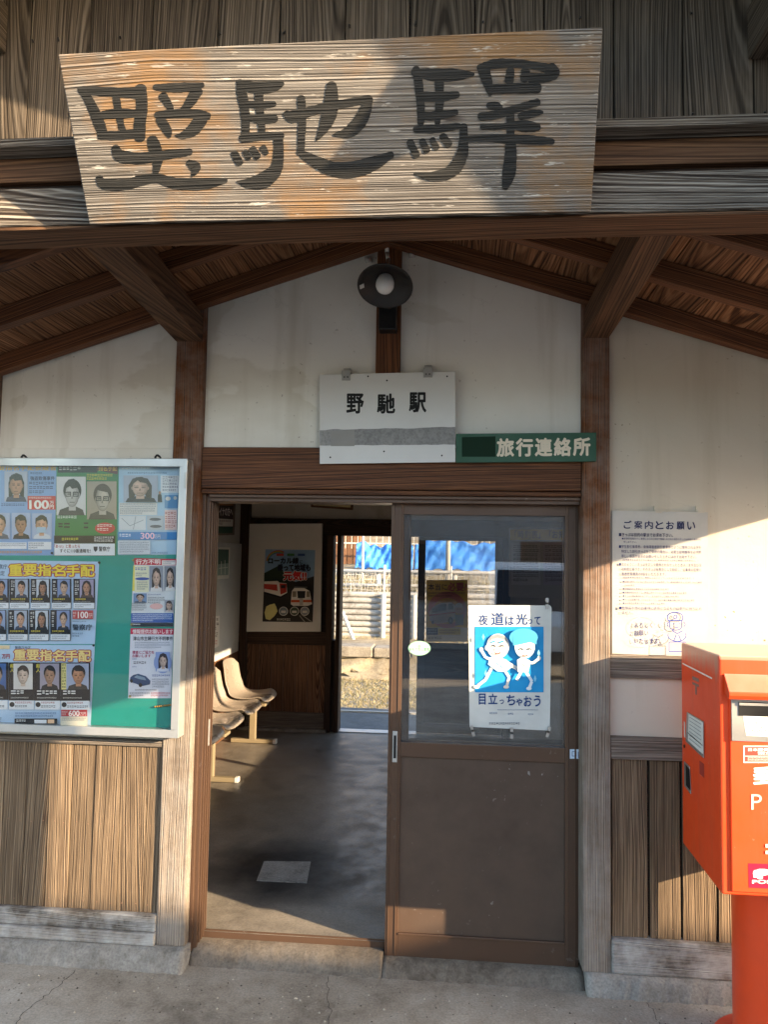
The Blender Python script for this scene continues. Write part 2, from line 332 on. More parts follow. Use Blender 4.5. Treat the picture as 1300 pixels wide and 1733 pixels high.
M_tarp = painted('tarp_blue', (.03, .17, .52, 1), .65, 0, 0, dirt=.2)
M_pole = painted('pole_grey', (.40, .39, .37, 1), .6)
M_roof = painted('roof_metal', (.10, .085, .075, 1), .5, 0, .2)
M_rust = painted('rust_steel', (.22, .11, .07, 1), .7)

def glass_mat(name, tint=.97, rough=.0, refl=2.0):
    N = NT(name); t = N.t; t.nodes.remove(N.b); out = t.nodes['Material Output']
    tr = N.n('BsdfTransparent'); tr.inputs[0].default_value = (tint, tint, tint, 1); gl = N.n('BsdfGlossy'); gl.inputs['Roughness'].default_value = rough
    fr = N.n('Fresnel'); fr.inputs[0].default_value = 1.52
    mx = N.n('MixShader'); N.set(mx, 0, N.math('MULTIPLY', fr, refl)); N.set(mx, 1, tr); N.set(mx, 2, gl); t.links.new(mx.outputs[0], out.inputs[0]); return N.mat
M_glass = glass_mat('window_glass', .96)
M_glassb = glass_mat('board_glass', .98, refl=.55)

# ------------------------------------------------------------------ text and flat graphics
_txt = {}
def text_mesh(body, bold=0.0, spacing=1.0):
    k = (body, bold, spacing)
    if k in _txt: return _txt[k]
    cu = bpy.data.curves.new('lettering', 'FONT'); cu.body = body; cu.size = 1; cu.offset = bold; cu.space_character = spacing; cu.resolution_u = 3
    o = bpy.data.objects.new('lettering', cu); COL.objects.link(o); dg = bpy.context.evaluated_depsgraph_get(); dg.update()
    me = bpy.data.meshes.new_from_object(o.evaluated_get(dg))
    vs = [tuple(v.co[:2]) for v in me.vertices]; fs = [tuple(p.vertices) for p in me.polygons]
    bpy.data.objects.remove(o); bpy.data.curves.remove(cu); bpy.data.meshes.remove(me)
    _txt[k] = (vs, fs); return _txt[k]

class Flat:
    """graphics printed on one flat face; positions measured on the photograph and laid on the face's real plane"""
    def __init__(s, plane, val, step=.00025, base=0.0, mk=None):
        s.mk = mk or flat; s.pl = plane; s.val = val; s.k = 0; s.step = step; s.base = base; s.mb = MB(); s.mats = []
    def P(s, px, py, k=None):
        d = s.base + (s.k if k is None else k) * s.step
        if s.pl == 'y': p = at(px, py, s.val); return Vector((p.x, s.val - d, p.z))
        if s.pl == 'x': p = gx(px, py, s.val); return Vector((s.val + d, p.y, p.z))
        if s.pl == 'nx': p = gx(px, py, s.val); return Vector((s.val - d, p.y, p.z))
    def mi(s, c):
        m = s.mk(c) if isinstance(c, str) else c
        if m not in s.mats: s.mats.append(m)
        return s.mats.index(m)
    def poly(s, pts, c):
        s.mb.face([s.P(*p) for p in pts], (1, 0, 0), s.mi(c), (0, 0), .5); s.k += 1; return s
    def rect(s, x0, y0, x1, y1, c): return s.poly([(x0, y1), (x1, y1), (x1, y0), (x0, y0)], c)
    def ell(s, cx, cy, rx, ry, c, n=24, a0=0, a1=360):
        return s.poly([(cx + rx * math.cos(math.radians(a0 + (a1 - a0) * i / n)), cy + ry * math.sin(math.radians(a0 + (a1 - a0) * i / n))) for i in range(n + (a1 - a0 < 360))], c)
    def line(s, pts, w, c):
        for (xa, ya), (xb, yb) in zip(pts, pts[1:]):
            L = math.hypot(xb - xa, yb - ya) or 1; nx, ny = -(yb - ya) / L * w / 2, (xb - xa) / L * w / 2
            s.poly([(xa + nx, ya + ny), (xb + nx, yb + ny), (xb - nx, yb - ny), (xa - nx, ya - ny)], c)
        return s
    def frame(s, x0, y0, x1, y1, w, c):
        for a in ((x0, y0, x1, y0 + w), (x0, y1 - w, x1, y1), (x0, y0 + w, x0 + w, y1 - w), (x1 - w, y0 + w, x1, y1 - w)):
            s.rect(*a, c); s.k -= 1
        s.k += 1; return s
    def text(s, body, x0, y0, x1, y1, c, bold=0.0, spacing=1.0, skew=0.0):
        vs, fs = text_mesh(body, 0.0, spacing)
        if not vs: return s
        xs = [v[0] for v in vs]; ys = [v[1] for v in vs]; X0, X1, Y0, Y1 = min(xs), max(xs), min(ys), max(ys)
        e = bold * 1.7; n = 0; mi = s.mi(c)
        for dx, dy in ((0, 0),) if not bold else ((0, 0), (e, 0), (-e, 0), (0, e), (0, -e), (e * .7, e * .7), (-e * .7, -e * .7), (e * .7, -e * .7), (-e * .7, e * .7)):
            O = s.P(x0, y1, s.k + n * .04); A = s.P(x1, y1 + skew, s.k + n * .04) - O; B_ = s.P(x0, y0, s.k + n * .04) - O; b = len(s.mb.v); n += 1
            s.mb.v += [O + A * ((x + dx - X0) / (X1 - X0 or 1)) + B_ * ((y + dy - Y0) / (Y1 - Y0 or 1)) for x, y in vs]
            for f in fs:
                s.mb.f.append(tuple(b + i for i in f)); s.mb.uv.append([(0, 0)] * len(f)); s.mb.m.append(mi); s.mb.r.append(.5)
        s.k += 1; return s
    def rows(s, x0, y0, x1, y1, n, c, fill=.55, seed=0):
        """print too small to read on the photograph: rows of glyph-sized marks"""
        rr = random.Random(seed + int(x0 * 7 + y0 * 13)); h = (y1 - y0) / n
        for i in range(n):
            x = x0; ya = y0 + i * h; end = x1 if i < n - 1 else x0 + (x1 - x0) * rr.uniform(.5, 1)
            while x < end - h * .3:
                w = h * rr.uniform(.35, .75)
                for q in range(2):
                    yy = ya + h * (.08 + .38 * q) * rr.uniform(.8, 1.2)
                    s.mb.face([s.P(x, yy + h * fill * .32), s.P(min(x + w, end), yy + h * fill * .32), s.P(min(x + w, end), yy), s.P(x, yy)], (1, 0, 0), s.mi(c), (0, 0), .5)
                x += w + h * .16
        s.k += 1; return s
    def build(s, name, parent): return s.mb.build(name, s.mats, parent, weld=False)
    def top(s, name, label, cat, group=None):
        o = s.mb.build(name, s.mats, None, weld=False); c = o.data.vertices[0].co.copy()
        o.data.transform(Matrix.Translation(-c)); o.location = c
        return tag(o, label, cat, group)

def portrait(F, root, x0, y0, x1, y1, bg='#9fb0c8', hair='#15120f', skin='#b98a6c', top='#2a2c33', kind=0):
    """a small printed head-and-shoulders picture, its own part of the poster"""
    f = Flat(F.pl, F.val, F.step, F.base + F.k * F.step); w, h = x1 - x0, y1 - y0; rr = random.Random(int(x0 * 17 + y0 * 3)); J = lambda a: rr.uniform(-a, a)
    cx = (x0 + x1) / 2 + w * (.02 + J(.035)); hw = .255 + J(.03); hh = rr.uniform(.05, .13); part = J(.14); low = rr.uniform(.22, .32)
    dim = lambda c, k: '#%02x%02x%02x' % tuple(max(0, min(255, int(int(c[i:i + 2], 16) * k))) for i in (1, 3, 5))
    f.rect(x0, y0, x1, y1, bg)
    f.poly([(x0 + w * .06, y1), (x1 - w * .04, y1), (x1 - w * .10, y1 - h * .14), (cx + w * .14, y1 - h * .22), (cx - w * .14, y1 - h * .22), (x0 + w * .12, y1 - h * .14)], top)
    f.poly([(cx - w * .12, y1 - h * .12), (cx + w * .12, y1 - h * .12), (cx + w * .12, y1 - h * .36), (cx - w * .12, y1 - h * .36)], skin)
    if kind == 1: f.poly([(cx - w * .33, y0 + h * .86), (cx - w * .18, y0 + h * .82), (cx, y0 + h * .3), (cx + w * .18, y0 + h * .82), (cx + w * .33, y0 + h * .86), (cx + w * .34, y0 + h * .38), (cx + w * .22, y0 + h * .12), (cx, y0 + h * .05), (cx - w * .22, y0 + h * .12), (cx - w * .34, y0 + h * .38)], hair)
    else: f.ell(cx, y0 + h * .36, w * .31, h * .30, hair)
    for sx in (-1, 1): f.ell(cx + sx * w * hw, y0 + h * .48, w * .035, h * .065, dim(skin, .85), 10)
    sd_ = rr.choice((-1, 1))
    f.ell(cx, y0 + h * .46, w * hw, h * .33, dim(skin, .78)); f.ell(cx + sd_ * w * .015, y0 + h * .455, w * hw * .90, h * .305, dim(skin, .9)); f.ell(cx + sd_ * w * .035, y0 + h * .45, w * hw * .76, h * .265, skin); f.ell(cx + sd_ * w * .05, y0 + h * .42, w * hw * .45, h * .15, dim(skin, 1.08))
    f.poly([(cx - w * (hw + .03), y0 + h * .43), (cx - w * (hw + .01), y0 + h * .18), (cx - w * .12, y0 + h * (hh + .02)), (cx + w * .06, y0 + h * hh), (cx + w * (hw - .02), y0 + h * .15), (cx + w * (hw + .035), y0 + h * .42), (cx + w * (hw - .05), y0 + h * .29), (cx + w * part, y0 + h * low), (cx + w * (part - .07), y0 + h * (low - .07)), (cx - w * (hw - .04), y0 + h * .30)], hair)
    for sx in (-1, 1):
        f.ell(cx + sx * w * .105, y0 + h * .455, w * .07, h * .03, dim(skin, .72), 10); f.k -= 1; f.rect(cx + sx * w * .105 - w * .045, y0 + h * .447, cx + sx * w * .105 + w * .045, y0 + h * .468, dim(skin, .3)); f.k -= 1
        f.rect(cx + sx * w * .11 - w * .07, y0 + h * .39, cx + sx * w * .11 + w * .07, y0 + h * .405, dim(skin, .42)); f.k -= 1
    f.k += 1
    f.poly([(cx - w * .035, y0 + h * .575), (cx + w * .035, y0 + h * .575), (cx, y0 + h * .47)], dim(skin, .72))
    f.rect(cx - w * .085, y0 + h * .655, cx + w * .085, y0 + h * .677, dim(skin, .55))
    if kind == 2: f.rect(cx - w * .23, y0 + h * .54, cx + w * .23, y0 + h * .76, '#a9c4d6')
    if kind == 3:
        f.frame(cx - w * .22, y0 + h * .40, cx - w * .03, y0 + h * .52, max(.6, w * .025), '#0d0c0c'); f.frame(cx + w * .03, y0 + h * .40, cx + w * .22, y0 + h * .52, max(.6, w * .025), '#0d0c0c')
    return f.build('portrait', root)

# ================================================================== SETTING
GZ = .05
g = MB(); g.face([(-150, -150, -.22), (150, -150, -.22), (150, 9, -.22), (-150, 9, -.22)]); tag(g.build('ground', M_asph), None, None, kind='structure')
g = MB(); g.box(-14, 14, -7, .3, -.3, GZ); tag(g.build('apron', M_conc), None, None, kind='structure')
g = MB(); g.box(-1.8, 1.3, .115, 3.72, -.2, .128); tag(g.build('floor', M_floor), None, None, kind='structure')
g = MB(); g.box(-14, 14, 3.72, 4.62, -.3, .10); g.box(-14, 14, 4.62, 4.78, -.3, .112); tag(g.build('platform', M_plat), None, None, kind='structure')
g = MB(); g.box(-14, 14, 4.60, 4.64, .10, .116); tag(g.build('platform_line', M_pole), None, None, kind='structure')
# slope beyond the track
g = MB(); random.seed(3)
prof = [(9.0, .12), (9.6, .22), (10.45, .24), (10.7, .9), (12.2, 1.0), (13.6, 1.25), (16, 1.6), (22, 4.5), (32, 11), (60, 22)]
xs = [-30 + i * 1.0 for i in range(61)]
grid = [[Vector((x, y, z + (random.uniform(-.06, .06) if 0 < j else 0))) for x in xs] for j, (y, z) in enumerate(prof)]
for j in range(len(prof) - 1):
    for i in range(60): g.face([grid[j][i], grid[j][i + 1], grid[j + 1][i + 1], grid[j + 1][i]])
tag(g.build('hillside', M_earth, smooth=True), None, None, kind='structure')

# ================================================================== STATION BUILDING
B = thing('station_building', 'old wooden station front with plank wainscot, cream plaster and a gabled porch', 'building', (0, 0, GZ))
RX = -.248
def zr(x): return 2.75 - .32 * abs(x - RX)
zL = lambda y, p=.0: at(200, y, p).z
zR = lambda y, p=.0: at(1100, y, p).z

def post(x0, x1, z1, foot=.12):
    m = MB(); n = 9
    zs = [foot + (z1 - foot) * i / n for i in range(n + 1)]; off = (random.uniform(0, 9), random.uniform(-.03, .03), ((x0 + x1) / 2, .05, 1))
    for a, b in zip(zs, zs[1:]):
        for q, gg in (([(x0, 0, a), (x1, 0, a), (x1, 0, b), (x0, 0, b)], 0), ([(x1, 0, a), (x1, .105, a), (x1, .105, b), (x1, 0, b)], 0), ([(x1, .105, a), (x0, .105, a), (x0, .105, b), (x1, .105, b)], 0), ([(x0, .105, a), (x0, 0, a), (x0, 0, b), (x0, .105, b)], 0)):
            m.face(q, (0, 0, 1), 0, off, .9)
    m.face([(x0, 0, foot), (x1, 0, foot), (x1, .105, foot), (x0, .105, foot)], (1, 0, 0), 0, off, .9); m.face([(x0, 0, z1), (x1, 0, z1), (x1, .105, z1), (x0, .105, z1)], (1, 0, 0), 0, off, .9)
    return m.build('post', M_post, B, bevel=.006)
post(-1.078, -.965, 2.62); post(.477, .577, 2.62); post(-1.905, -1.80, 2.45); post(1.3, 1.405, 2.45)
m = MB(); m.box(-.296, -.203, .004, .10, 1.985, 2.84, (0, 0, 1)); m.build('strut', M_brown, B, bevel=.004)
m = MB(); m.box(-.964, .476, .008, .10, 1.823, 1.982); m.build('lintel', M_brown, B, bevel=.005)
m = MB(); m.box(-.964, .476, .014, .06, 1.803, 1.820); m.build('lintel_trim', M_brown, B, bevel=.003)

def panel(name, x0, x1, z0, z1, mat, y=.03, th=.07):
    m = MB(); xs = [x0] + ([RX] if x0 < RX < x1 else []) + [x1]
    if z1 is None: poly = [(x0, y, z0), (x1, y, z0)] + [(x, y, zr(x) + .07) for x in xs[::-1]]
    else: poly = [(x0, y, z0), (x1, y, z0), (x1, y, z1), (x0, y, z1)]
    m.prism(poly, (0, th, 0)); return m.build(name, mat, B)
panel('plaster_panel', -1.80, -1.079, zL(757), None, M_plaster)
panel('plaster_panel', -.964, -.297, 1.984, None, M_plaster)
panel('plaster_panel', -.202, .476, 1.984, None, M_plaster)
panel('plaster_panel', .578, 1.30, zR(1107), None, M_plaster_r)
panel('plaster_panel', -1.80, -1.079, .862, zL(777), M_plaster)
panel('plaster_panel', .578, 1.30, zR(1250), zR(1151), M_plaster_r, .034)
m = MB(); m.box(-1.80, -1.079, .012, .10, zL(776) , zL(758)); m.build('ledge_board', M_plaster, B, bevel=.003)
m = MB(); m.box(.578, 1.30, .018, .10, zR(1150.4), zR(1107.6)); m.build('rail', M_grey, B, bevel=.004)
m = MB(); m.box(.578, 1.30, .006, .10, zR(1288), zR(1250.6)); m.build('rail', M_grey, B, bevel=.004)
m = MB(); m.box(-1.80, -1.079, .004, .10, zL(1263), .861); m.build('rail', M_grey, B, bevel=.004)
def boards(x0, x1, w, z0, z1, y, mat, name, gap=.0025, th=.018, g=(0, 0, 1), jit=.003, bev=.0015):
    m = MB(); x = x0
    while x < x1 - .005:
        ww = min(w * random.uniform(.9, 1.1), x1 - x)
        if x1 - x - ww < .03: ww = x1 - x
        yy = y + random.uniform(0, jit); m.box(x + gap / 2, x + ww - gap / 2, yy, yy + th, z0, z1, g)
        for zn in (z0 + .03, (z0 + z1) / 2 + .01):
            for fx in (.25, .75): xn = x + ww * fx + random.uniform(-.006, .006); zz = zn + random.uniform(-.006, .006); m.tube((xn, yy - .0012, zz), (xn, yy + .002, zz), .0022, n=7, m=1)
        x += ww
    o = m.build(name, [mat, M_rust], B, bevel=bev); return o
random.seed(11)
boards(-1.80, -1.082, .098, zL(1545), zL(1263.4), .014, M_tan, 'wainscot')
boards(.580, 1.30, .125, zR(1592), zR(1288.4), .016, M_tan, 'wainscot', gap=.009)
for a_ in ((-1.80, -1.08, .036, .10, zL(1545), zL(1263.6)), (.578, 1.30, .038, .10, zR(1592), zR(1288.6))): m = MB(); m.box(*a_); m.build('wall_backing', M_dark, B)
m = MB(); m.box(-1.80, -1.079, -.004, .10, zL(1574), zL(1545.6)); m.build('sill', M_sill, B, bevel=.005)
m = MB(); m.box(-1.80, -1.079, -.014, .10, .121, zL(1574.6)); m.build('sill', M_sill, B, bevel=.005)
m = MB(); m.box(.578, 1.30, -.006, .10, .121, zR(1592.6)); m.build('sill', M_sill, B, bevel=.008)
def rough_block(name, x0, x1, yf, y1, z0, z1, mat, slope=0, n=40):
    m = MB(); ring = []
    for i in range(n + 1):
        x = x0 + (x1 - x0) * i / n; r = lambda a: random.uniform(-a, a)
        ring.append([Vector((x, yf - slope + r(.006), z0)), Vector((x, yf - slope * .75 + r(.006), z0 + (z1 - z0) * .4)), Vector((x, yf + r(.006), z1 - .012 + r(.004))), Vector((x, yf + .02 + r(.004), z1)), Vector((x, y1, z1))])
    for a, b in zip(ring, ring[1:]):
        for k in range(4): m.face([a[k], b[k], b[k + 1], a[k + 1]], (1, 0, 0), 0, (0, 0), .5)
    for e in (ring[0], ring[-1]): m.face(e + [Vector((e[0].x, y1, z0))], (1, 0, 0), 0, (0, 0), .5)
    return m.build(name, mat, B, smooth=True)
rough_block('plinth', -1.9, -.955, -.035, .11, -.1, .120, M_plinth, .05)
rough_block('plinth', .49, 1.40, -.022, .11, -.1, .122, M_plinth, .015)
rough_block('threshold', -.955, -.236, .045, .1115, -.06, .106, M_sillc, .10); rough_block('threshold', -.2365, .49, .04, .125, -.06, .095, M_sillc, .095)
m = MB(); m.box(-.955, .478, .112, .128, .05, .1275); m.box(-.955, .478, .118, .121, .1275, .134); m.build('door_track', M_bronze, B)

# door frame and sliding doors
m = MB(); m.box(-.937, .476, .045, .165, 1.775, 1.802); m.box(-.937, .476, .03, .045, 1.790, 1.802); m.build('door_head', M_bronze, B, bevel=.002)
m = MB()
m.box(-.964, -.937, .05, .145, .086, 1.803); m.box(-.964, -.952, .035, .05, .086, 1.803)
for yy in (.06, .085, .11, .134): m.box(-.937, -.930, yy, yy + .007, .110, 1.775)
jm = m.build('door_jamb', M_bronze, B, bevel=.0015)
m = MB(); p0 = gx(349, 1263, -.925); m.box(-.937, -.9285, .092, .106, .83, .93); m.build('latch_plate', M_alu, jm, bevel=.001)
def leaf(y0, x0, x1, zb, handle=True):
    d = MB(); y1 = y0 + .032
    for xa, xb in ((x0, x0 + .048), (x1 - .048, x1)):
        d.box(xa, xb, y0, y1, zb, 1.775)
        d.box(xa + .008, xa + .012, y0 - .003, y0, zb, 1.775); d.box(xa + .034, xa + .040, y0 - .003, y0, zb, 1.775)
    d.box(x0 + .048, x1 - .048, y0 + .001, y1 - .001, 1.735, 1.775)
    d.box(x0 + .048, x1 - .048, y0 + .001, y1 - .001, .82, .874); d.box(x0 + .048, x1 - .048, y0 + .001, y1 - .001, zb, .178); d.box(x0 + .048, x1 - .048, y0 - .004, y0 + .001, .172, .180)
    dr = d.build('door', M_bronze, B, bevel=.0015)
    k = MB(); k.box(x0 + .0475, x1 - .0475, y0 + .010, y1 - .006, .178, .82); k.build('kick_panel', M_kick, dr)
    k = MB(); k.box(x0 + .0475, x1 - .0475, y0 + .014, y0 + .018, .874, 1.735); k.build('glass_pane', M_glass, dr)
    if handle:
        k = MB(); k.box(x0 + .018, x0 + .036, y0 - .006, y0 - .003, .80, .915); k.box(x0 + .022, x0 + .032, y0 - .0075, y0 - .006, .815, .90, m=1)
        k.build('handle', [M_alu, M_black], dr, bevel=.001)
    return dr
leaf(.082, -.231, .476, .088)
leaf(.128, -.205, .476, .135, False)

# porch: arms, front beam, gable boarding, rafters, soffit
def arm(xw0, xw1, xf0, xf1):
    m = MB(); zw, zf = 2.392, 2.408; h = .105
    m.hexa([(xf0, -.872, zf), (xw0, -.002, zw), (xw1, -.002, zw), (xf1, -.872, zf), (xf0, -.872, zf + h), (xw0, -.002, zw + h), (xw1, -.002, zw + h), (xf1, -.872, zf + h)], (0, 1, 0))
    m.build('bracket_arm', M_under, B, bevel=.004)
arm(-1.078, -.972, -1.022, -.912); arm(.481, .574, .482, .577)
m = MB(); m.box(-2.0, 1.5, -1.0, -.875, 2.410, 2.51); m.build('eave_beam', [M_beam], B, bevel=.004)
m = MB(); m.box(-2.0, 1.5, -.996, -.876, 2.4, 2.4085); m.build('beam_soffit', M_under, B, bevel=.002)
m = MB(); m.box(-2.0, 1.5, -.985, -.88, 2.535, 2.600); m.build('cornice', M_under, B, bevel=.003)
m = MB(); m.box(-2.0, 1.5, -1.035, -.88, 2.602, 2.628); m.build('cornice_ledge', M_beam, B, bevel=.004)
m = MB(); m.box(-2.0, 1.5, -.965, -.88, 2.512, 2.533); m.build('beam_gap', M_dark, B)
RU, SU, YR = 3.465, .36, -1.70
def zu(x): return RU - SU * abs(x - RX)
m = MB(); x = -2.35; random.seed(21)
while x < 2.0:
    w = .172 * random.uniform(.96, 1.04); a, b = x + .002, x + w - .002; yy = -.972 + random.uniform(0, .004)
    lo = 2.63
    if min(zu(a), zu(b)) > lo + .05:
        xsx = [a] + ([RX] if a < RX < b else []) + [b]
        m.prism([(a, yy, lo), (b, yy, lo)] + [(q, yy, zu(q)) for q in xsx[::-1]], (0, .02, 0), (0, 0, 1))
    x += w
random.seed(5)
for i in range(26):
    for z in (2.66, 2.93):
        xx = -2.3 + i * .172 + random.choice((.03, .13)); m.tube((xx, -.976, z + random.uniform(-.01, .01)), (xx, -.970, z), .0028, n=8, m=1)
gb = m.build('gable_boarding', [M_gable, M_black], B, bevel=.0015)
m = MB(); m.box(-2.3, 1.9, -.948, -.9, 2.63, 2.75); m.prism([(-1.9, -.947, 2.75), (1.5, -.947, 2.75), (RX + .3, -.947, zu(RX + .3) - .02), (RX - .3, -.947, zu(RX - .3) - .02)], (0, .03, 0)); m.build('gable_backing', M_dark, B)
# upper gable roof with bargeboards and purlins
for sgn in (-1, 1):
    xe = RX + sgn * 2.75; m = MB()
    m.hexa([(RX, YR, RU), (RX, 4.2, RU), (xe, 4.2, zu(xe)), (xe, YR, zu(xe)), (RX, YR, RU + .05), (RX, 4.2, RU + .05), (xe, 4.2, zu(xe) + .05), (xe, YR, zu(xe) + .05)]); m.build('roof', M_roof, B)
    m = MB(); m.hexa([(RX, YR - .03, RU - .05), (RX, YR - .002, RU - .05), (xe, YR - .002, zu(xe) - .05), (xe, YR - .03, zu(xe) - .05), (RX, YR - .03, RU + .06), (RX, YR - .002, RU + .06), (xe, YR - .002, zu(xe) + .06), (xe, YR - .03, zu(xe) + .06)]); m.build('bargeboard', M_brown, B)
p = at(1255, 108, -1.25); PX = p.x
m = MB(); m.box(.715, .835, -1.62, -.973, 2.80, 2.93, (0, 1, 0)); m.build('purlin', M_gable, B, bevel=.004)
m = MB(); m.box(RX - .06, RX + .06, -1.62, -.973, 3.18, 3.33, (0, 1, 0)); m.build('purlin', M_gable, B, bevel=.004)
m = MB(); m.box(RX - 1.083, RX - .963, -1.62, -.973, 2.90, 3.03, (0, 1, 0)); m.build('purlin', M_gable, B, bevel=.004)
# lower porch roof
def rafter(y0, y1, name='rafter', mat=M_brown):
    for sgn in (-1, 1):
        xe = 2.05 if sgn > 0 else -2.55; m = MB(); a, b = zr(RX), zr(xe)
        m.hexa([(RX, y0, a), (RX, y1, a), (xe, y1, b), (xe, y0, b), (RX, y0, a + .068), (RX, y1, a + .068), (xe, y1, b + .068), (xe, y0, b + .068)], (-sgn, 0, .32)); m.build(name, mat, B, bevel=.002)
rafter(-.055, -.004); rafter(-.405, -.36); rafter(-.76, -.715)
for sgn in (-1, 1):
    m = MB(); xe = 2.05 if sgn > 0 else -2.55; L = abs(xe - RX); s = 0.0; random.seed(30 + sgn)
    while s < L:
        w = min(.17 * random.uniform(.9, 1.1), L - s); a, b = RX + sgn * (s + .002), RX + sgn * (s + w - .002); za, zb = zr(a) + .070, zr(b) + .070
        m.hexa([(a, -.874, za), (a, .03, za), (b, .03, zb), (b, -.874, zb), (a, -.874, za + .015), (a, .03, za + .015), (b, .03, zb + .015), (b, -.874, zb + .015)], (0, 1, 0)); s += w + 1e-6
    m.build('soffit', M_soffit, B)
    m = MB(); y1 = 4.1
    m.hexa([(RX, -.873, zr(RX) + .088), (RX, y1, zr(RX) + .088), (xe, y1, zr(xe) + .088), (xe, -.873, zr(xe) + .088), (RX, -.873, zr(RX) + .12), (RX, y1, zr(RX) + .12), (xe, y1, zr(xe) + .12), (xe, -.873, zr(xe) + .12)]); m.build('lower_roof', M_roof, B)
# eave, board and post added to shade the front wall (beyond the right edge of the view)
m = MB(); m.hexa([(1.25, -2.05, zr(1.25) + .015), (1.25, -.873, zr(1.25) + .015), (2.09, -.873, zr(2.09) + .015), (2.09, -2.05, zr(2.09) + .015), (1.25, -2.05, zr(1.25) + .12), (1.25, -.873, zr(1.25) + .12), (2.09, -.873, zr(2.09) + .12), (2.09, -2.05, zr(2.09) + .12)]); m.build('added_eave', M_roof, B)
m = MB(); m.hexa([(2.05, -.873, zr(2.05) + .015), (2.05, .1, zr(2.05) + .015), (2.09, .1, zr(2.09) + .015), (2.09, -.873, zr(2.09) + .015), (2.05, -.873, zr(2.05) + .12), (2.05, .1, zr(2.05) + .12), (2.09, .1, zr(2.09) + .12), (2.09, -.873, zr(2.09) + .12)]); m.build('added_fascia', M_brown, B)
m = MB(); m.box(1.22, 1.25, -2.05, -1.0, zr(1.25) + .03, 2.71); m.build('sun_block_board', M_brown, B)  # added to stop sun leaking over the eave onto the left plaster
m = MB(); m.box(1.77, 1.89, -1.83, -1.72, GZ, zr(1.9) + .05, (0, 0, 1)); m.build('shadow_post', M_brown, B, bevel=.004)  # unseen post added to cast the dark strip on the left wainscot

# interior shell
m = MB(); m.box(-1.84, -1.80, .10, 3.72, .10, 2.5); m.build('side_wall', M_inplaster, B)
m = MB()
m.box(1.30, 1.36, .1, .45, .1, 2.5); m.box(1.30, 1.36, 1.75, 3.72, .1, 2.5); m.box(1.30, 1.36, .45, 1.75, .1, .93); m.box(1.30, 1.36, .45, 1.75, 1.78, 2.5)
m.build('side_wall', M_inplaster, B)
m = MB(); m.box(1.31, 1.35, .45, .49, .93, 1.78); m.box(1.31, 1.35, 1.71, 1.75, .93, 1.78); m.box(1.31, 1.35, 1.08, 1.12, .93, 1.78); m.box(1.31, 1.35, .49, 1.71, 1.32, 1.35); wf = m.build('window', M_bronze, B)
k = MB(); k.box(1.328, 1.332, .49, 1.71, .93, 1.78); k.build('glass_pane', M_glass, wf)
m = MB(); m.box(-1.8, 1.3, .10, 3.72, 2.36, 2.40); m.build('ceiling', M_white, B)
m = MB(); m.box(-1.80, -1.78, .2, 3.6, .86, .93, (0, 1, 0)); m.box(-1.80, -1.785, .2, 3.6, .13, .22, (0, 1, 0)); m.build('side_rail', M_inwood, B)
m = MB(); y = .2
while y < 3.58: m.box(-1.80, -1.787, y + .002, y + .128, .22, .86, (0, 0, 1)); y += .13
m.build('side_wainscot', M_inwood, B)
bz = lambda py: at(500, py, 3.6).z
bx = lambda px: at(px, 1000, 3.6).x
XP, XO, XD, XE = bx(553), bx(577), bx(707), bx(851); ZT = bz(905)
m = MB(); m.box(-1.8, XP, 3.62, 3.72, bz(1070), ZT); m.build('back_panel', M_dark, B)
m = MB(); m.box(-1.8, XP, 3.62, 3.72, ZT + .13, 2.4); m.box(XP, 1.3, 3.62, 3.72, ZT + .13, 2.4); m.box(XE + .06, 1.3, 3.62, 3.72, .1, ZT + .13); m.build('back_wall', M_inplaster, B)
m = MB(); m.box(-1.8, 1.3, 3.592, 3.73, ZT, ZT + .14); m.build('back_lintel', M_dark, B, bevel=.003)
m = MB(); m.box(-1.8, -1.72, 3.55, 3.62, .13, 2.36, (0, 0, 1)); m.build('corner_post', M_dark, B, bevel=.003)
m = MB(); m.box(XP, bx(563.5), 3.57, 3.73, .13, ZT, (0, 0, 1)); m.build('back_post', M_dark, B, bevel=.003)
m = MB(); m.box(bx(570), XO, 3.57, 3.73, .13, ZT, (0, 0, 1)); m.build('back_post', M_dark, B, bevel=.003)
m = MB(); m.box(bx(563.5), bx(570), 3.60, 3.70, .13, bz(1082), (0, 0, 1)); m.build('back_infill', M_dark, B)
m = MB(); m.box(XE, XE + .06, 3.57, 3.73, .13, ZT, (0, 0, 1)); m.build('back_post', M_dark, B, bevel=.003)
m = MB(); m.box(-1.72, XP, 3.585, 3.72, bz(1091), bz(1069)); m.build('back_rail', M_dark, B, bevel=.003)
m = MB(); x = -1.72; random.seed(8)
while x < XP - .02: w = min(.105, XP - x); m.box(x + .002, x + w - .002, 3.60, 3.63, bz(1205), bz(1091.4), (0, 0, 1)); x += w
m.build('back_wainscot', M_inwood, B, bevel=.001)
m = MB(); m.box(-1.72, XP, 3.59, 3.72, bz(1231), bz(1205.4)); m.build('back_sill', M_grey, B, bevel=.004)
m = MB(); m.box(-1.78, XP + .03, 3.54, 3.72, .10, bz(1231.5)); m.build('back_plinth', M_plinth, B, bevel=.015)
d = MB()
for xa in (XD, XE - .06): d.box(xa, xa + .06, 3.64, 3.68, .14, ZT)
d.box(XD + .06, XE - .06, 3.641, 3.679, bz(1092), bz(1083)); d.box(XD + .06, XE - .06, 3.641, 3.679, ZT - .03, ZT); d.box(XD + .06, XE - .06, 3.641, 3.679, .14, .22)
bd = d.build('back_door', M_dark, B, bevel=.002)
k = MB(); k.box(XD + .06, XE - .06, 3.655, 3.665, .22, bz(1092)); k.build('kick_panel', M_dark, bd)
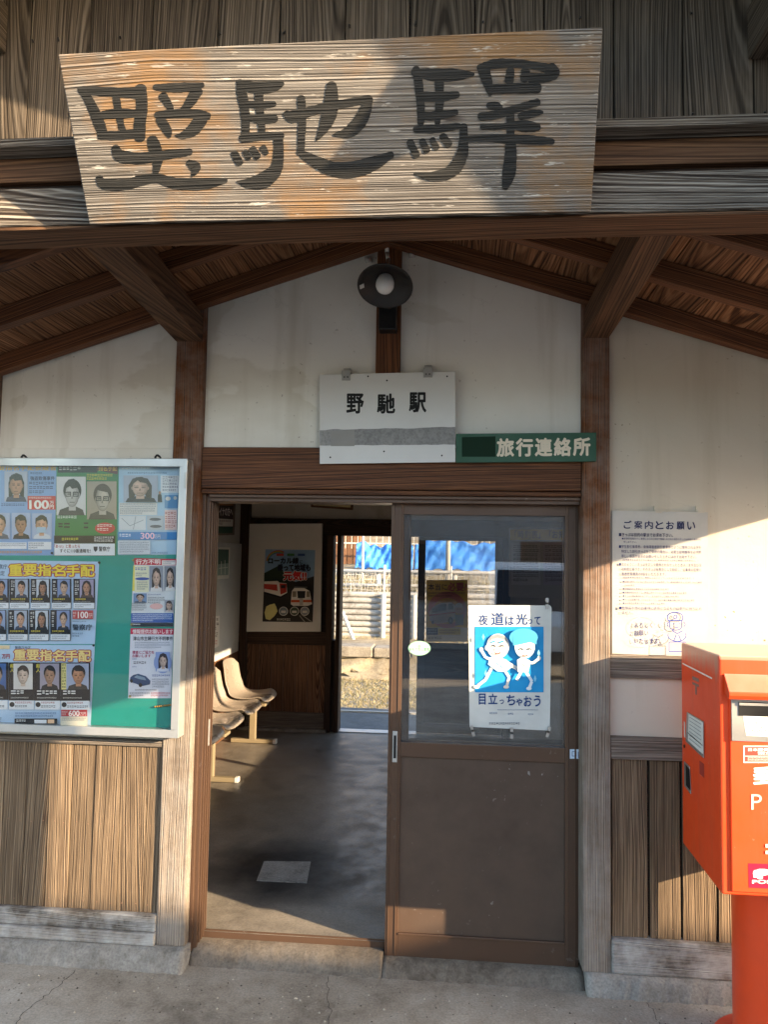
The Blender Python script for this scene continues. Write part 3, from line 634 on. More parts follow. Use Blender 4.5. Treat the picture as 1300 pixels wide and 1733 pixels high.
k = MB(); k.box(XD + .06, XE - .06, 3.658, 3.662, bz(1083), ZT - .03); k.build('glass_pane', M_glass, bd)
m = MB(); m.box(XO, XE, 3.60, 3.72, .1, .135); m.build('back_sill_track', M_alu, B)

m = MB(); a = at; q = [gz(434, 1490, .1305), gz(519, 1494, .1305), gz(526, 1458, .1305), gz(447, 1457, .1305)]
m.prism(q, (0, 0, -.02)); m.top('floor_patch', M_patch, 'pale square concrete patch in the grimy waiting room floor', 'floor patch', q[0])

# ================================================================== THINGS ON THE FRONT
# ---- the leaning wooden name board with its brushed characters
YB, YT = -1.04, -1.215
c0, c1, c2, c3 = at(150, 380, YB), at(1001, 358, YB), at(1021, 46, YT), at(97, 92, YT)
zb_, zt_ = (c0.z + c1.z) / 2, (c2.z + c3.z) / 2
LEAN = Vector((0, YT - YB, zt_ - zb_)); HS = LEAN.length; UPV = LEAN.normalized(); NRM = Vector((1, 0, 0)).cross(UPV)   # NRM points to the viewer
if NRM.y > 0: NRM = -NRM
XA, XB = (c0.x + c3.x) / 2, (c1.x + c2.x) / 2
SB = thing('name_board', 'large weathered wooden name board with black brushed characters leaning out over the entrance', 'sign', ((XA + XB) / 2, YB, zb_))
m = MB(); O_ = Vector((0, YB, zb_)); bk = -NRM * .035
def sgn_plane(px, py, d=0.0):
    r = ray(px, py); o = O_ + NRM * d; t = (o - CAM).dot(NRM) / r.dot(NRM); return CAM + r * t
front = [sgn_plane(150, 380), sgn_plane(1001, 358), sgn_plane(1021, 46), sgn_plane(97, 92)]
SOFF = (3.3, .03, (0, YB, zb_ + .1))
m.hexa([front[0], front[1], front[1] + bk, front[0] + bk, front[3], front[2], front[2] + bk, front[3] + bk], (1, 0, 0), 0, .9, SOFF)
m.build('board', M_sign, SB, bevel=.003)
INK = MB(); _layer = [0]
def stroke(org, pts, sc=4.3333):
    P = [(org[0] + x / sc, org[1] + y / sc, w / sc) for x, y, w in pts]
    Q = []
    for i in range(len(P) - 1):       # Catmull-Rom through the points
        p0, p1, p2, p3 = P[max(i - 1, 0)], P[i], P[i + 1], P[min(i + 2, len(P) - 1)]
        for k in range(6):
            t = k / 6; Q.append(tuple(.5 * (2 * b + (c - a) * t + (2 * a - 5 * b + 4 * c - d) * t * t + (-a + 3 * b - 3 * c + d) * t ** 3) for a, b, c, d in zip(p0, p1, p2, p3)))
    Q.append(P[-1]); rr = random.Random(int(P[0][0] * 31 + P[0][1])); Lf, Rt = [], []
    for i, (x, y, w) in enumerate(Q):
        a, b = Q[max(i - 1, 0)], Q[min(i + 1, len(Q) - 1)]; dx, dy = b[0] - a[0], b[1] - a[1]; L = math.hypot(dx, dy) or 1; nx, ny = -dy / L, dx / L
        w1, w2 = max(w, .6) / 2 + rr.uniform(-.5, .5), max(w, .6) / 2 + rr.uniform(-.5, .5)
        Lf.append((x + nx * w1, y + ny * w1)); Rt.append((x - nx * w2, y - ny * w2))
    def cap(q, prev):
        dx, dy = q[0] - prev[0], q[1] - prev[1]; L = math.hypot(dx, dy) or 1; dx, dy = dx / L, dy / L; r = q[2] / 2
        return [(q[0] + dx * r * .75 * math.sin(t) - (-dy) * 0 + (dy) * 0 + (-dy) * r * math.cos(t), q[1] + dy * r * .75 * math.sin(t) + dx * r * math.cos(t)) for t in (math.pi * .2, math.pi * .4, math.pi * .6, math.pi * .8)]
    ce = cap(Q[-1], Q[-2]); cs = cap(Q[0], Q[1])
    _layer[0] += 1; d = .0006 + _layer[0] * .00002
    strip = [(Lf[i], Rt[i]) for i in range(len(Lf))]
    for (a, b), (c, e) in zip(strip, strip[1:]): INK.face([sgn_plane(*q, d) for q in (a, c, e, b)], (1, 0, 0), 0, SOFF, .9)
    INK.face([sgn_plane(*q, d) for q in [Lf[-1]] + ce + [Rt[-1]]], (1, 0, 0), 0, SOFF, .9)
    INK.face([sgn_plane(*q, d) for q in [Rt[0]] + cs + [Lf[0]]], (1, 0, 0), 0, SOFF, .9)
A1 = (100, 100)
for st in ([(150, 225, 40), (215, 300, 70), (290, 470, 85), (320, 560, 70)], [(150, 225, 50), (300, 235, 70), (450, 245, 75), (600, 250, 90)], [(595, 215, 90), (605, 350, 85), (590, 480, 90), (590, 580, 80)],
           [(320, 410, 60), (430, 400, 75), (560, 400, 60)], [(415, 260, 55), (430, 370, 55), (450, 470, 50), (465, 525, 50)], [(300, 560, 60), (430, 560, 70), (600, 540, 70)],
           [(700, 205, 40), (800, 210, 65), (940, 205, 70), (1050, 190, 40)], [(760, 270, 70), (810, 350, 55), (815, 370, 40)], [(1010, 230, 90), (950, 330, 70), (900, 365, 30)],
           [(715, 410, 50), (850, 400, 65), (1000, 400, 70), (1090, 420, 60)], [(740, 440, 70), (790, 520, 70), (805, 570, 30)], [(1040, 440, 100), (980, 520, 95), (900, 560, 50), (850, 560, 10)],
           [(680, 590, 80), (700, 650, 95), (720, 740, 80), (705, 840, 40)], [(410, 650, 60), (450, 710, 90), (600, 725, 85), (800, 700, 70), (960, 680, 50)],
           [(290, 870, 50), (330, 915, 85), (480, 920, 80), (600, 890, 80), (720, 875, 70), (850, 910, 85), (1050, 915, 90), (1220, 890, 40)], [(950, 760, 50), (995, 790, 85), (990, 830, 50), (970, 860, 15)]): stroke(A1, st)
A2 = (380, 100)
for st in ([(110, 165, 50), (125, 250, 75), (150, 400, 65), (155, 590, 55)], [(115, 185, 65), (250, 210, 85), (370, 195, 80), (425, 180, 35)], [(250, 240, 65), (260, 400, 60), (275, 540, 50)],
           [(180, 330, 50), (290, 335, 55), (365, 330, 40)], [(180, 430, 50), (290, 440, 65), (370, 435, 60)], [(130, 580, 65), (270, 565, 65), (420, 560, 50)],
           [(395, 560, 70), (395, 680, 75), (380, 800, 90), (300, 880, 120), (200, 910, 90), (95, 900, 20)], [(70, 690, 55), (110, 760, 60)], [(150, 680, 45), (175, 725, 45)], [(205, 660, 55), (240, 715, 55)], [(280, 650, 50), (305, 690, 40)],
           [(560, 285, 60), (570, 400, 60), (565, 550, 58), (560, 670, 50)], [(450, 400, 50), (500, 420, 95), (600, 390, 75), (750, 350, 65), (900, 320, 60), (1060, 290, 55)],
           [(1060, 290, 60), (1010, 430, 100), (920, 530, 90), (800, 555, 15)], [(785, 190, 75), (785, 280, 100), (770, 400, 110), (720, 520, 70), (670, 600, 8)],
           [(545, 680, 40), (650, 740, 80), (780, 800, 105), (930, 810, 120), (1080, 770, 110), (1225, 700, 50)]): stroke(A2, st)
A3 = (680, 70)
for st in ([(105, 200, 55), (125, 320, 65), (140, 480, 60), (140, 600, 50)], [(90, 225, 60), (250, 245, 95), (400, 245, 90), (525, 240, 30)], [(275, 290, 65), (280, 450, 65), (260, 600, 40)],
           [(140, 405, 75), (280, 405, 75), (410, 390, 50)], [(140, 545, 60), (260, 545, 65), (400, 520, 45)], [(100, 645, 50), (250, 640, 65), (420, 620, 45)],
           [(455, 620, 55), (455, 740, 70), (440, 840, 90), (370, 950, 95), (230, 990, 70), (90, 970, 10)], [(60, 740, 55), (110, 835, 55)], [(150, 730, 50), (185, 800, 55)], [(225, 720, 45), (255, 780, 50)], [(300, 695, 55), (345, 755, 60)],
           [(600, 200, 90), (630, 300, 75), (650, 395, 25)], [(570, 195, 50), (680, 165, 70), (820, 160, 65), (1000, 180, 60), (1100, 210, 90)], [(1100, 180, 60), (1110, 230, 100), (1060, 270, 60)],
           [(650, 350, 70), (800, 345, 75), (1000, 340, 80)], [(950, 270, 80), (1080, 265, 60)], [(800, 210, 60), (790, 290, 70)], [(910, 220, 70), (900, 280, 60)],
           [(640, 470, 50), (700, 475, 60), (740, 510, 30)], [(580, 550, 60), (680, 540, 65), (850, 490, 60), (1000, 445, 55)], [(870, 550, 50), (950, 530, 60), (1030, 520, 30)],
           [(590, 625, 40), (700, 625, 45), (800, 615, 50), (900, 620, 90), (1000, 630, 60)], [(800, 540, 60), (800, 700, 60)], [(440, 725, 45), (600, 710, 55), (800, 715, 70), (1000, 725, 65), (1110, 735, 40)],
           [(800, 740, 75), (800, 850, 90), (785, 980, 95), (760, 1070, 50)]): stroke(A3, st)
INK.build('lettering', M_ink, SB, weld=False)

# ---- white station sign on two clamps
YW = -.012
q = at(656, 785, YW)
WS = thing('station_sign', 'white enamel station sign with black characters and a grey taped-over strip, hung above the doors', 'sign', q)
a, b, c, d = at(541, 785, YW), at(771, 782, YW), at(771, 628.5, YW), at(541, 634, YW)
m = MB(); m.prism([a, b, c, d], (0, .008, 0)); m.build('panel', M_white, WS, bevel=.001)
f = Flat('y', YW, base=.0004); f.text('野', 587, 667, 615, 699, '#111111', .018); f.text('馳', 639, 667, 668, 699, '#111111', .018); f.text('駅', 693, 665, 721, 697, '#111111', .018); f.build('lettering', WS)
N, c_, r_ = concrete('masking_tape', (.24, .235, .23, 1), (.31, .30, .29, 1), (.20, .195, .19, 1), crack=False, scale=3, bump=.1); M_tape = N.out(c_, .6)
f = Flat('y', YW, base=.0003); random.seed(2)
top = [(541 + i * 10, 727.5 - i * .2 + random.uniform(-.9, .9)) for i in range(24)]; bot = [(541 + i * 10, 754 - i * .08 + random.uniform(-.5, .5)) for i in range(24)]
f.poly([(x, y) for x, y in bot] + top[::-1], M_tape); f.poly([(560, 755), (600, 755), (600, 728), (560, 729)], flat('#94918d')); f.build('tape_strip', WS)
for x, y in ((655, 644), (650, 764), (559, 774), (748, 771), (623, 637), (757, 637)): f = Flat('y', YW, base=.0006); f.ell(x, y, 1.5, 1.5, '#141414', 10); f.build('screw', WS)
for x, y in ((586, 632), (724.5, 627)):
    m = MB(); p = at(x, y, YW); w = .0165
    m.box(p.x - w, p.x + w, YW - .004, YW - .001, p.z - .028, p.z + .008); m.box(p.x - w, p.x + w, YW - .004, YW + .03, p.z + .006, p.z + .010); m.box(p.x - w * .85, p.x + w * .85, YW + .024, YW + .03, p.z + .008, p.z + .026)
    cl = m.build('clamp', M_steel, WS, bevel=.001)
    k = MB()
    for dx in (-.006, .006): k.tube((p.x + dx, YW - .006, p.z - .015), (p.x + dx, YW - .003, p.z - .015), .0028, n=8)
    k.build('screw', M_black, cl)
# ---- green sign
YG = -.014
GS = thing('green_sign', 'narrow dark green sign with cream characters and one painted-out word, beside the white sign', 'sign', at(890, 782, YG))
m = MB(); m.prism([at(772, 783, YG), at(1010, 781, YG), at(1010, 732, YG), at(772, 734, YG)], (0, .012, 0)); m.build('panel', M_green, GS, bevel=.0015)
f = Flat('y', YG, base=.0005)
for i, ch in enumerate('旅行連絡所'): f.text(ch, 842 + i * 32.3, 743 - i * .35, 869.5 + i * 32.3, 772 - i * .35, '#e6d9c2', .022)
f.build('lettering', GS)
f = Flat('y', YG, base=.0005); f.poly([(782, 773), (839, 773), (839, 738.5), (782, 740)], flat('#0b2a1a', .8)); f.build('painted_out_patch', GS)
# ---- outside lamp on the strut
lc = at(652, 483, -.17)
LM = thing('entrance_lamp', 'black saucer wall lamp with a white opal globe above the station sign', 'lamp', lc)
ax = Vector((0, -.50, -.866)).normalized(); ax = (ax + Vector((-.02, 0, 0))).normalized()
m = MB(); prof = [(.040, -.034), (.062, -.026), (.084, -.013), (.1005, .004), (.1005, .0065), (.097, .0065), (.080, -.008), (.058, -.020), (.036, -.026), (.001, -.026)]
m.lathe(lc, ax, prof, 56); m.build('shade', M_shade, LM, smooth=True)
m = MB(); gc = lc - ax * .01 + Vector((0, 0, .012)); m.lathe(gc, ax, [(.024, -.016), (.029, .0), (.033, .016), (.033, .030), (.028, .044), (.018, .053), (.006, .057), (.0005, .0575)], 32); m.build('globe', M_bulb, LM, smooth=True)
m = MB(); m.tube(lc - ax * .03, lc - ax * .085, .034, .03, 20); m.box(lc.x - .034, lc.x + .032, -.055, .003, lc.z - .125, lc.z + .03); m.tube(lc - ax * .06, (lc.x, -.04, lc.z - .03), .026, .026, 14); m.build('bracket', M_black, LM, bevel=.003)
m = MB(); sx = Vector((-.083, 0, 0)); up = ax.cross(Vector((1, 0, 0))).normalized(); o = lc + sx + ax * .0075
R_ = Vector((1, 0, .05)).normalized(); U_ = ax.cross(R_).normalized(); nrm = ax
o = lc + Vector((-.0765, 0, 0)) + ax * -.0035
tv = (Vector((-1, 0, 0)) * .021 + ax * .015).normalized(); k_ = [o - U_ * .009, o - U_ * .009 + tv * .018, o + U_ * .009 + tv * .018, o + U_ * .009]
m.face([p + ax * .002 for p in k_]); m.build('sticker', flat('#c9c6bf'), LM)
m = MB(); m.path([at(655, 400, -.006), at(655, 428, -.006), at(657, 440, -.03), lc - ax * .05], .0075, 10); m.build('conduit', M_whitepanel, LM, smooth=True)
for x, y in ((623, 437), (697, 428)):
    p = at(x, y, .0); m = MB(); m.box(p.x - .012, p.x + .012, .0, .03, p.z - .008, p.z + .008); m.lathe((p.x, .0, p.z - .006), (0, -1, -.3), [(.010, 0), (.009, .008), (.005, .013), (.0005, .015)], 14)
    m.top('wire_insulator', [M_pole], 'small porcelain wire insulator tucked under the %s rafter beside the lamp' % ('left' if x < 650 else 'right'), 'insulator', p, 'wire insulators under the gable')

# ---- post box
PX0, PX1, PY0, PY1, PZ0, PZ1 = .797, 1.325, -.475, -.095, .600, 1.290
PB = thing('post_box', 'bright red steel post box on a round pillar, standing before the right wall', 'post box', ((PX0 + PX1) / 2, (PY0 + PY1) / 2, GZ))
m = MB()
pr = [(PY0, PZ0), (PY1, PZ0 + .012), (PY1, PZ1), (PY0 + .01, PZ1), (PY0, PZ1 - .012)]
m.prism([(PX0, y, z) for y, z in pr], (PX1 - PX0, 0, 0)); m.build('body', M_red, PB, bevel=.006, seg=3)
m = MB(); m.box(PX0 + .026, PX1 - .026, PY0 - .007, PY0 + .002, PZ0 + .012, 1.215); fd = m.build('front_door', M_red, PB, bevel=.003)
m = MB(); z0, z1 = 1.168, 1.238
m.prism([(PX0 + .012, PY0 - .002, z1), (PX0 + .012, PY0 - .045, z0 + .022), (PX0 + .012, PY0 - .045, z0 + .012), (PX0 + .012, PY0 - .038, z0), (PX0 + .012, PY0 - .006, z0 + .015)], (PX1 - PX0 - .024, 0, 0)); m.build('slot_hood', M_red, PB, bevel=.002)
m = MB(); m.box(PX0 + .030, PX1 - .030, PY0 - .011, PY0 - .007, at(1250, 1253, PY0).z, 1.172); sp_ = m.build('slot_plate', M_steel, PB, bevel=.001)
m = MB(); m.box(PX0 + .05, PX1 - .05, PY0 - .013, PY0 - .011, 1.118, 1.158); m.build('slot', M_black, sp_)
m = MB(); m.box(PX0 + .05, PX1 - .05, PY0 - .017, PY0 - .013, 1.148, 1.156); m.build('flap', M_steel, sp_, bevel=.001)
pc = Vector((1.035, -.285, 0)); m = MB(); m.lathe(pc, (0, 0, 1), [(.001, GZ - .02), (.20, GZ - .02), (.20, GZ + .02), (.142, GZ + .03), (.139, GZ + .06), (.139, PZ0 + .004), (.001, PZ0 + .004)], 48); po = m.build('pillar', M_redd, PB, smooth=True)
e = po.modifiers.new('es', 'EDGE_SPLIT'); e.split_angle = .6
# printed front
f = Flat('y', PY0 - .007, base=.0008)
CR = '#f1e7dd'
f.text('郵', 1277, 1298, 1327, 1328, '#e9e4da', .02); f.text('便', 1368, 1299, 1418, 1329, '#e9e4da', .02)
for i, ch in enumerate('POST'): f.text(ch, 1272 + i * 44, 1344, 1290 + i * 44, 1370, '#e9c9bb', .0)
for y in (1428, 1439): f.rect(1296, y, 1396, y + 6, '#e9d9cf')
f.build('lettering', fd)
f = Flat('y', PY0 - .007, base=.0006); f.rect(1259, 1262, 1440, 1291, '#f3efe9'); f.rect(1261, 1264, 1438, 1279, '#d1473a'); f.rect(1261, 1280, 1438, 1289, '#cf4a3e'); f.text('日本郵便が管理する', 1267, 1266, 1345, 1271, CR, .02); f.text('預かる', 1283, 1272, 1318, 1277, CR, .02); f.rows(1266, 1281, 1430, 1288, 2, CR); f.build('label_sticker', fd)
f = Flat('y', PY0 - .007, base=.0006); f.poly([(1268, 1502), (1392, 1508), (1392, 1465), (1267, 1461)], '#c4133a')
f.poly([(1276, 1485), (1291, 1485.5), (1291, 1476), (1286, 1476), (1286, 1481), (1283, 1481), (1283, 1471.5), (1277, 1472.5), (1275, 1477)], CR); f.text('P', 1285, 1472, 1301, 1486, CR, .05, skew=0); f.text('POST', 1274, 1489, 1318, 1495, CR, .02); f.build('emblem_sticker', fd)
f = Flat('y', PY0 - .011, base=.0005); f.poly([(1264, 1245), (1420, 1252), (1420, 1216), (1258, 1211)], '#efece6'); f.text('2021年10月から', 1265, 1220, 1310, 1226, '#b5453c'); f.rows(1266, 1229, 1412, 1240, 2, '#4a4a4a'); f.rows(1268, 1241, 1400, 1246, 1, '#c07070'); f.build('notice_sticker', sp_)
# left side
f = Flat('nx', PX0, base=.0006)
f.poly([(1156, 1121.5), (1155.5, 1123.5), (1206, 1149.5), (1206.5, 1147)], '#e9ddd2'); f.build('seam_strip', PB)
f = Flat('nx', PX0, base=.0006); gm = '#8a6b63'
f.poly([(1173, 1144), (1184, 1149), (1184, 1155), (1173, 1150)], gm); f.poly([(1173, 1154), (1184, 1159), (1184, 1163), (1173, 1158)], gm); f.poly([(1178, 1160), (1180.5, 1161), (1180.5, 1176), (1178, 1175)], gm); f.build('postal_mark', PB)
m = MB(); L_ = lambda x, y, d: gx(x, y, PX0) - Vector((d, 0, 0))
qd = [(1163, 1255), (1193, 1283), (1192.5, 1221), (1165, 1205)]
m.hexa([L_(*qd[0], .004), L_(*qd[1], .004), L_(*qd[1], 0), L_(*qd[0], 0), L_(*qd[3], .004), L_(*qd[2], .004), L_(*qd[2], 0), L_(*qd[3], 0)]); pl = m.build('collection_plate', M_steel, PB, bevel=.001)
f = Flat('nx', PX0 - .004, base=.0004); f.poly([(1165, 1253), (1191.5, 1277), (1191, 1223), (1166.5, 1208)], '#d9d8d2')
for t in range(7): f.poly([(1168, 1213 + t * 6), (1188, 1225.5 + t * 6.6), (1188, 1226.6 + t * 6.6), (1168, 1214 + t * 6)], '#77777a')
f.poly([(1165.5, 1239), (1191, 1261), (1191, 1262.4), (1165.5, 1240.2)], '#222222'); f.build('timetable', pl)
m = MB(); qd = [(1160, 1330), (1171, 1344), (1169, 1298), (1159.5, 1288)]; m.hexa([L_(*qd[0], .003), L_(*qd[1], .003), L_(*qd[1], 0), L_(*qd[0], 0), L_(*qd[3], .003), L_(*qd[2], .003), L_(*qd[2], 0), L_(*qd[3], 0)]); lk = m.build('lock_plate', M_steel, PB, bevel=.001)
f = Flat('nx', PX0 - .003, base=.0004); f.poly([(1162, 1329), (1169.5, 1338), (1168, 1302), (1161.3, 1294)], '#101010'); f.build('lock_recess', lk)
f = Flat('nx', PX0, base=.0006); f.poly([(1185, 1309), (1193, 1317), (1192.5, 1293), (1185, 1287)], '#a1372b'); f.build('faded_sticker', PB)
f = Flat('nx', PX0, base=.0008); f.poly([(1159, 1247), (1161, 1249), (1160.5, 1223), (1158.6, 1220)], '#cfc9c2'); f.ell(1159.5, 1263, 1.6, 3.2, '#3a1a14', 12); f.build('keyhole', PB)
# ---- station notice on the right wall
YN = .018
NB = thing('rules_notice', 'white passenger notice headed in navy, printed with small blue text and a bowing station man', 'notice', at(1117, 1105, YN))
m = MB(); m.prism([at(1036.5, 1106, YN), at(1199, 1112, YN), at(1199, 867, YN), at(1036.5, 864, YN)], (0, .006, 0)); m.build('sheet', flat('#b9b6b0', .55), NB)
nv = '#1c2350'; bl = '#132466'
f = Flat('y', YN, base=.0004)
sl = lambda x: (x - 1037) * .018
for i, ch in enumerate('ご案内とお願い'): x = 1056.5 + i * 17.9; f.text(ch, x, 881 + sl(x), x + 13, 894 + sl(x), nv, .012)
def para(lines, x0, x1, y0, h, c, pitch, bold=0.0):
    for i, (ind, w, s) in enumerate(lines): f.text(s, x0 + ind, y0 + i * pitch + sl(x0) * .6, min(x0 + ind + w, x1), y0 + i * pitch + h + sl(x0) * .6, c, bold, skew=min(w, 140) * .012)
para([(0, 91, '■きっぷは目的の駅までお求め下さい。')], 1048, 1190, 901.5, 6.2, nv, 8, .01)
para([(0, 134, '●新見駅営業駅からご乗車になられた場合や乗越しをされた場合のきっぷは所定の運賃をお'), (3, 22, '申し出下さい。')], 1053, 1190, 909.5, 3.6, bl, 5.6)
para([(0, 139, '■学生割引乗車券、身体障害者割引乗車券のように使用される方を'), (4, 135, '特定した割引きっぷをご使用の場合は、必要な証明書等を必ず携'), (4, 127, '帯し、係員が呈示のお願いをしたときには必ずお見せ下さい。')], 1048, 1190, 922, 5.6, bl, 8.1)
para([(0, 128, '(証明書等をお持ちでない場合には、お持ちのきっぷはご使用になれません。)')], 1054, 1190, 945.5, 3.8, bl, 6)
para([(0, 139, '■次のように、きっぷを正しく使用されなかったときは、法令及び当'), (4, 135, '社約款に基づき、そのきっぷを無効として回収し、ご乗車の区間の'), (4, 75, '普通旅客運賃の3倍をいただきます。')], 1048, 1190, 952, 5.6, bl, 8)
para([(0, 120, '(定期乗車券の場合は、期間をさかのぼって、いただくことがあります。)')], 1054, 1190, 975.5, 3.6, bl, 6)
para([(0, 134, '●区間の連続していない2枚以上のきっぷを使用して、途中区間のきっぷを持たないで乗車'), (3, 17, 'された場合'), (0, 78, '●定期乗車券を券面記名人以外の方が使用された場合'), (0, 108, '●券面の表示を変えて、券面に表示されている区間外を乗車された場合'), (0, 95, '●きっぷの表示事項をぬり消し、または改変して使用された場合'), (0, 121, '●きっぷの区間の間、そのままあらたに、ほかの駅で乗車の際に改札をされない場合'), (0, 71, '●その他不正乗車の手段として使用された場合')], 1054, 1190, 982.3, 3.5, bl, 6.05)
para([(0, 139, '■危険品や他のお客様に迷惑となるものは車内に持ち込め'), (5, 18, 'ません。')], 1048, 1190, 1025.5, 5.8, bl, 8)
para([(0, 31, 'よろしく'), (0, 24, 'お願い'), (0, 45, 'いたします。')], 1073, 1190, 1052.5, 9, bl, 13.4, .006)
f.build('lettering', NB)
f = Flat('y', YN, base=.0004); lc_ = '#3c4ca0'; w_ = 1.5
def arc(cx, cy, rx, ry, a0, a1, n=14): return [(cx + rx * math.cos(math.radians(a0 + (a1 - a0) * i / n)), cy + ry * math.sin(math.radians(a0 + (a1 - a0) * i / n))) for i in range(n + 1)]
f.line(arc(1143, 1045, 13, 9, 180, 360), w_, lc_); f.line([(1130, 1045), (1131, 1050), (1155, 1050), (1156, 1045)], w_, lc_); f.line(arc(1143, 1044, 2.6, 3.5, 0, 360), w_, lc_)
f.line([(1133, 1050), (1133, 1060)] + arc(1143, 1060, 10, 6, 180, 0) + [(1153, 1050)], w_, lc_); f.line(arc(1131, 1056, 3, 3.5, 90, 270), w_, lc_); f.line(arc(1155, 1056, 3, 3.5, -90, 90), w_, lc_)
f.line(arc(1143, 1059, 3.5, 2, 20, 160), w_, lc_); f.line([(1137, 1055), (1139.5, 1055)], w_, lc_); f.line([(1146.5, 1055), (1149, 1055)], w_, lc_)
f.line(arc(1143, 1074, 15, 10, 200, 90), w_, lc_); f.line(arc(1143, 1074, 15, 10, -20, 90), w_, lc_); f.line([(1134, 1066), (1143, 1071), (1152, 1066)], w_, lc_); f.line([(1137, 1083), (1141, 1073)], w_, lc_); f.line([(1149, 1083), (1145, 1073)], w_, lc_)
f.line([(1129, 1085), (1129, 1101), (1157, 1101), (1157, 1085), (1129, 1085)], w_, lc_); f.build('drawing', NB)
f = Flat('y', YN, base=.0004); f.line(arc(1093, 1063, 28, 20, 20, 340, 40) , .6, '#aab4dc'); f.line([(1120, 1068), (1126, 1067), (1120, 1064)], .6, '#aab4dc'); f.line(arc(1093, 1075, 27, 18, 10, 170), .6, '#aab4dc'); f.build('speech_bubble', NB)
for x in (1115, 1186):
    p = at(x, 862, .028); m = MB(); m.box(p.x - .017, p.x + .017, .022, .03, p.z - .012, p.z + .012); m.box(p.x - .012, p.x + .012, .018, .022, p.z - .014, p.z - .004)
    m.top('wall_clip', M_plaster_r, 'small painted-over clip on the plaster above the %s of the passenger notice' % ('middle' if x < 1150 else 'right end'), 'clip', p, 'painted clips above the notice')

# ---- poster on the sliding door
YD = .082 + .0115
def clip(x, y, rot, lab):
    p = at(x, y, YD); m = MB(); w, h = .0055, .02; t = rot
    def Rr(dx, dz, dy=0): return (p.x + dx * math.cos(t) - dz * math.sin(t), YD - .006 + dy, p.z + dx * math.sin(t) + dz * math.cos(t))
    for dy in (0, -.004): m.hexa([Rr(-w, -h, dy), Rr(w, -h, dy), Rr(w, -h, dy + .002), Rr(-w, -h, dy + .002), Rr(-w, h, dy), Rr(w, h, dy), Rr(w, h, dy + .002), Rr(-w, h, dy + .002)])
    m.hexa([Rr(-w, -.003, -.004), Rr(w, -.003, -.004), Rr(w, -.003, .004), Rr(-w, -.003, .004), Rr(-w, .004, -.004), Rr(w, .004, -.004), Rr(w, .004, .004), Rr(-w, .004, .004)])
    m.top('poster_clip', M_steel, lab, 'clip', p, 'clips holding the blue poster')
f = Flat('y', YD)
f.poly([(795, 1230), (931, 1236.5), (934, 1028), (931.5, 1024.5), (793, 1024)], '#cfcfc9')
dk = '#173e78'; sk = '#1f93cf'
for ch, x0, x1, y0, y1 in (('夜', 810, 826, 1041, 1058), ('道', 832, 853, 1037, 1058), ('は', 856, 870, 1043, 1058), ('光', 874, 893, 1039, 1057), ('っ', 894, 901, 1048, 1056), ('て', 905, 915, 1044, 1057)): f.text(ch, x0, y0, x1, y1, dk, .012)
f.rect(804, 1060.5, 920.5, 1171.5, sk)
for ch, x0, x1, y0, y1 in (('目', 811, 822, 1174, 1192), ('立', 827, 842, 1174, 1191), ('っ', 846, 853, 1184, 1191), ('ち', 858, 872, 1176, 1193), ('ゃ', 874, 884, 1182, 1194), ('お', 887, 900, 1178, 1195), ('う', 904, 915, 1177, 1195)): f.text(ch, x0, y0, x1, y1, dk, .012)
f.rows(842, 1200, 925, 1202.5, 1, '#6a7f9e'); f.rows(829, 1205, 848, 1209, 1, '#44648f'); f.rows(860, 1206, 877, 1210, 1, '#44648f'); f.rows(894, 1207, 904, 1211, 1, '#44648f'); f.rows(828, 1222, 880, 1227, 1, '#33465f')
WP = '#d6d3ca'
f.line([(834, 1127), (822, 1150), (809, 1160)], 5, WP); f.line([(852, 1130), (862, 1146), (858, 1160)], 4.6, WP); f.ell(807, 1162, 5, 3, WP, 14); f.ell(857, 1162, 5, 3, WP, 14)
f.poly([(826, 1124), (829, 1112), (840, 1110), (858, 1116), (868, 1128), (856, 1137), (842, 1136)], '#a9d4ea'); f.line([(834, 1117), (822, 1112), (816, 1102)], 4.6, WP); f.ell(815, 1099, 3.4, 4, WP, 14); f.line([(856, 1120), (870, 1128), (880, 1134)], 6, WP)
f.ell(843, 1093, 19, 21, WP, 32); f.ell(824, 1096, 3, 4.5, WP, 12); f.poly([(826, 1088), (830, 1077), (842, 1073), (855, 1077), (861, 1088), (854, 1082), (842, 1079), (832, 1082)], '#8f9499')
for x in (835, 849): f.line(arc(x, 1095, 4, 3.2, 200, 340, 7), 1.8, '#22304a'); f.line([(x - 4, 1087), (x + 3, 1084.5)], 2.4, sk)
f.line(arc(842, 1102, 5, 4, 20, 160, 7), 1.7, '#7a3a2c'); f.ell(842, 1098, 1.6, 1.6, '#e2cdb4', 10)
f.line([(890, 1136), (900, 1152), (896, 1162)], 5, '#cfdfe6'); f.line([(882, 1136), (874, 1150)], 5, '#cfdfe6'); f.ell(895, 1164, 4.6, 3, '#cfdfe6', 14)
f.poly([(876, 1136), (875, 1116), (884, 1110), (898, 1118), (894, 1137)], WP); f.line([(892, 1120), (902, 1121), (910, 1115)], 4.6, WP); f.ell(912, 1113, 3, 4, WP, 12)
f.ell(886, 1078, 24, 15, '#4ba3cf', 28); f.ell(888, 1094, 17, 19, '#d9dedb', 30); f.poly([(868, 1092), (868, 1078), (890, 1074), (908, 1082), (908, 1090), (897, 1086), (880, 1090)], '#4ba3cf')
for x in (881, 895): f.line(arc(x, 1100, 4, 3.2, 200, 340, 7), 1.8, '#22304a')
f.line(arc(888, 1106, 4.5, 3.2, 20, 160, 7), 1.7, '#7a3a2c')
for x, y in ((840, 1120), (846, 1124), (872, 1128), (884, 1122)):
    f.line([(x, y), (x + 3, y + 5)], 1.0, dk)
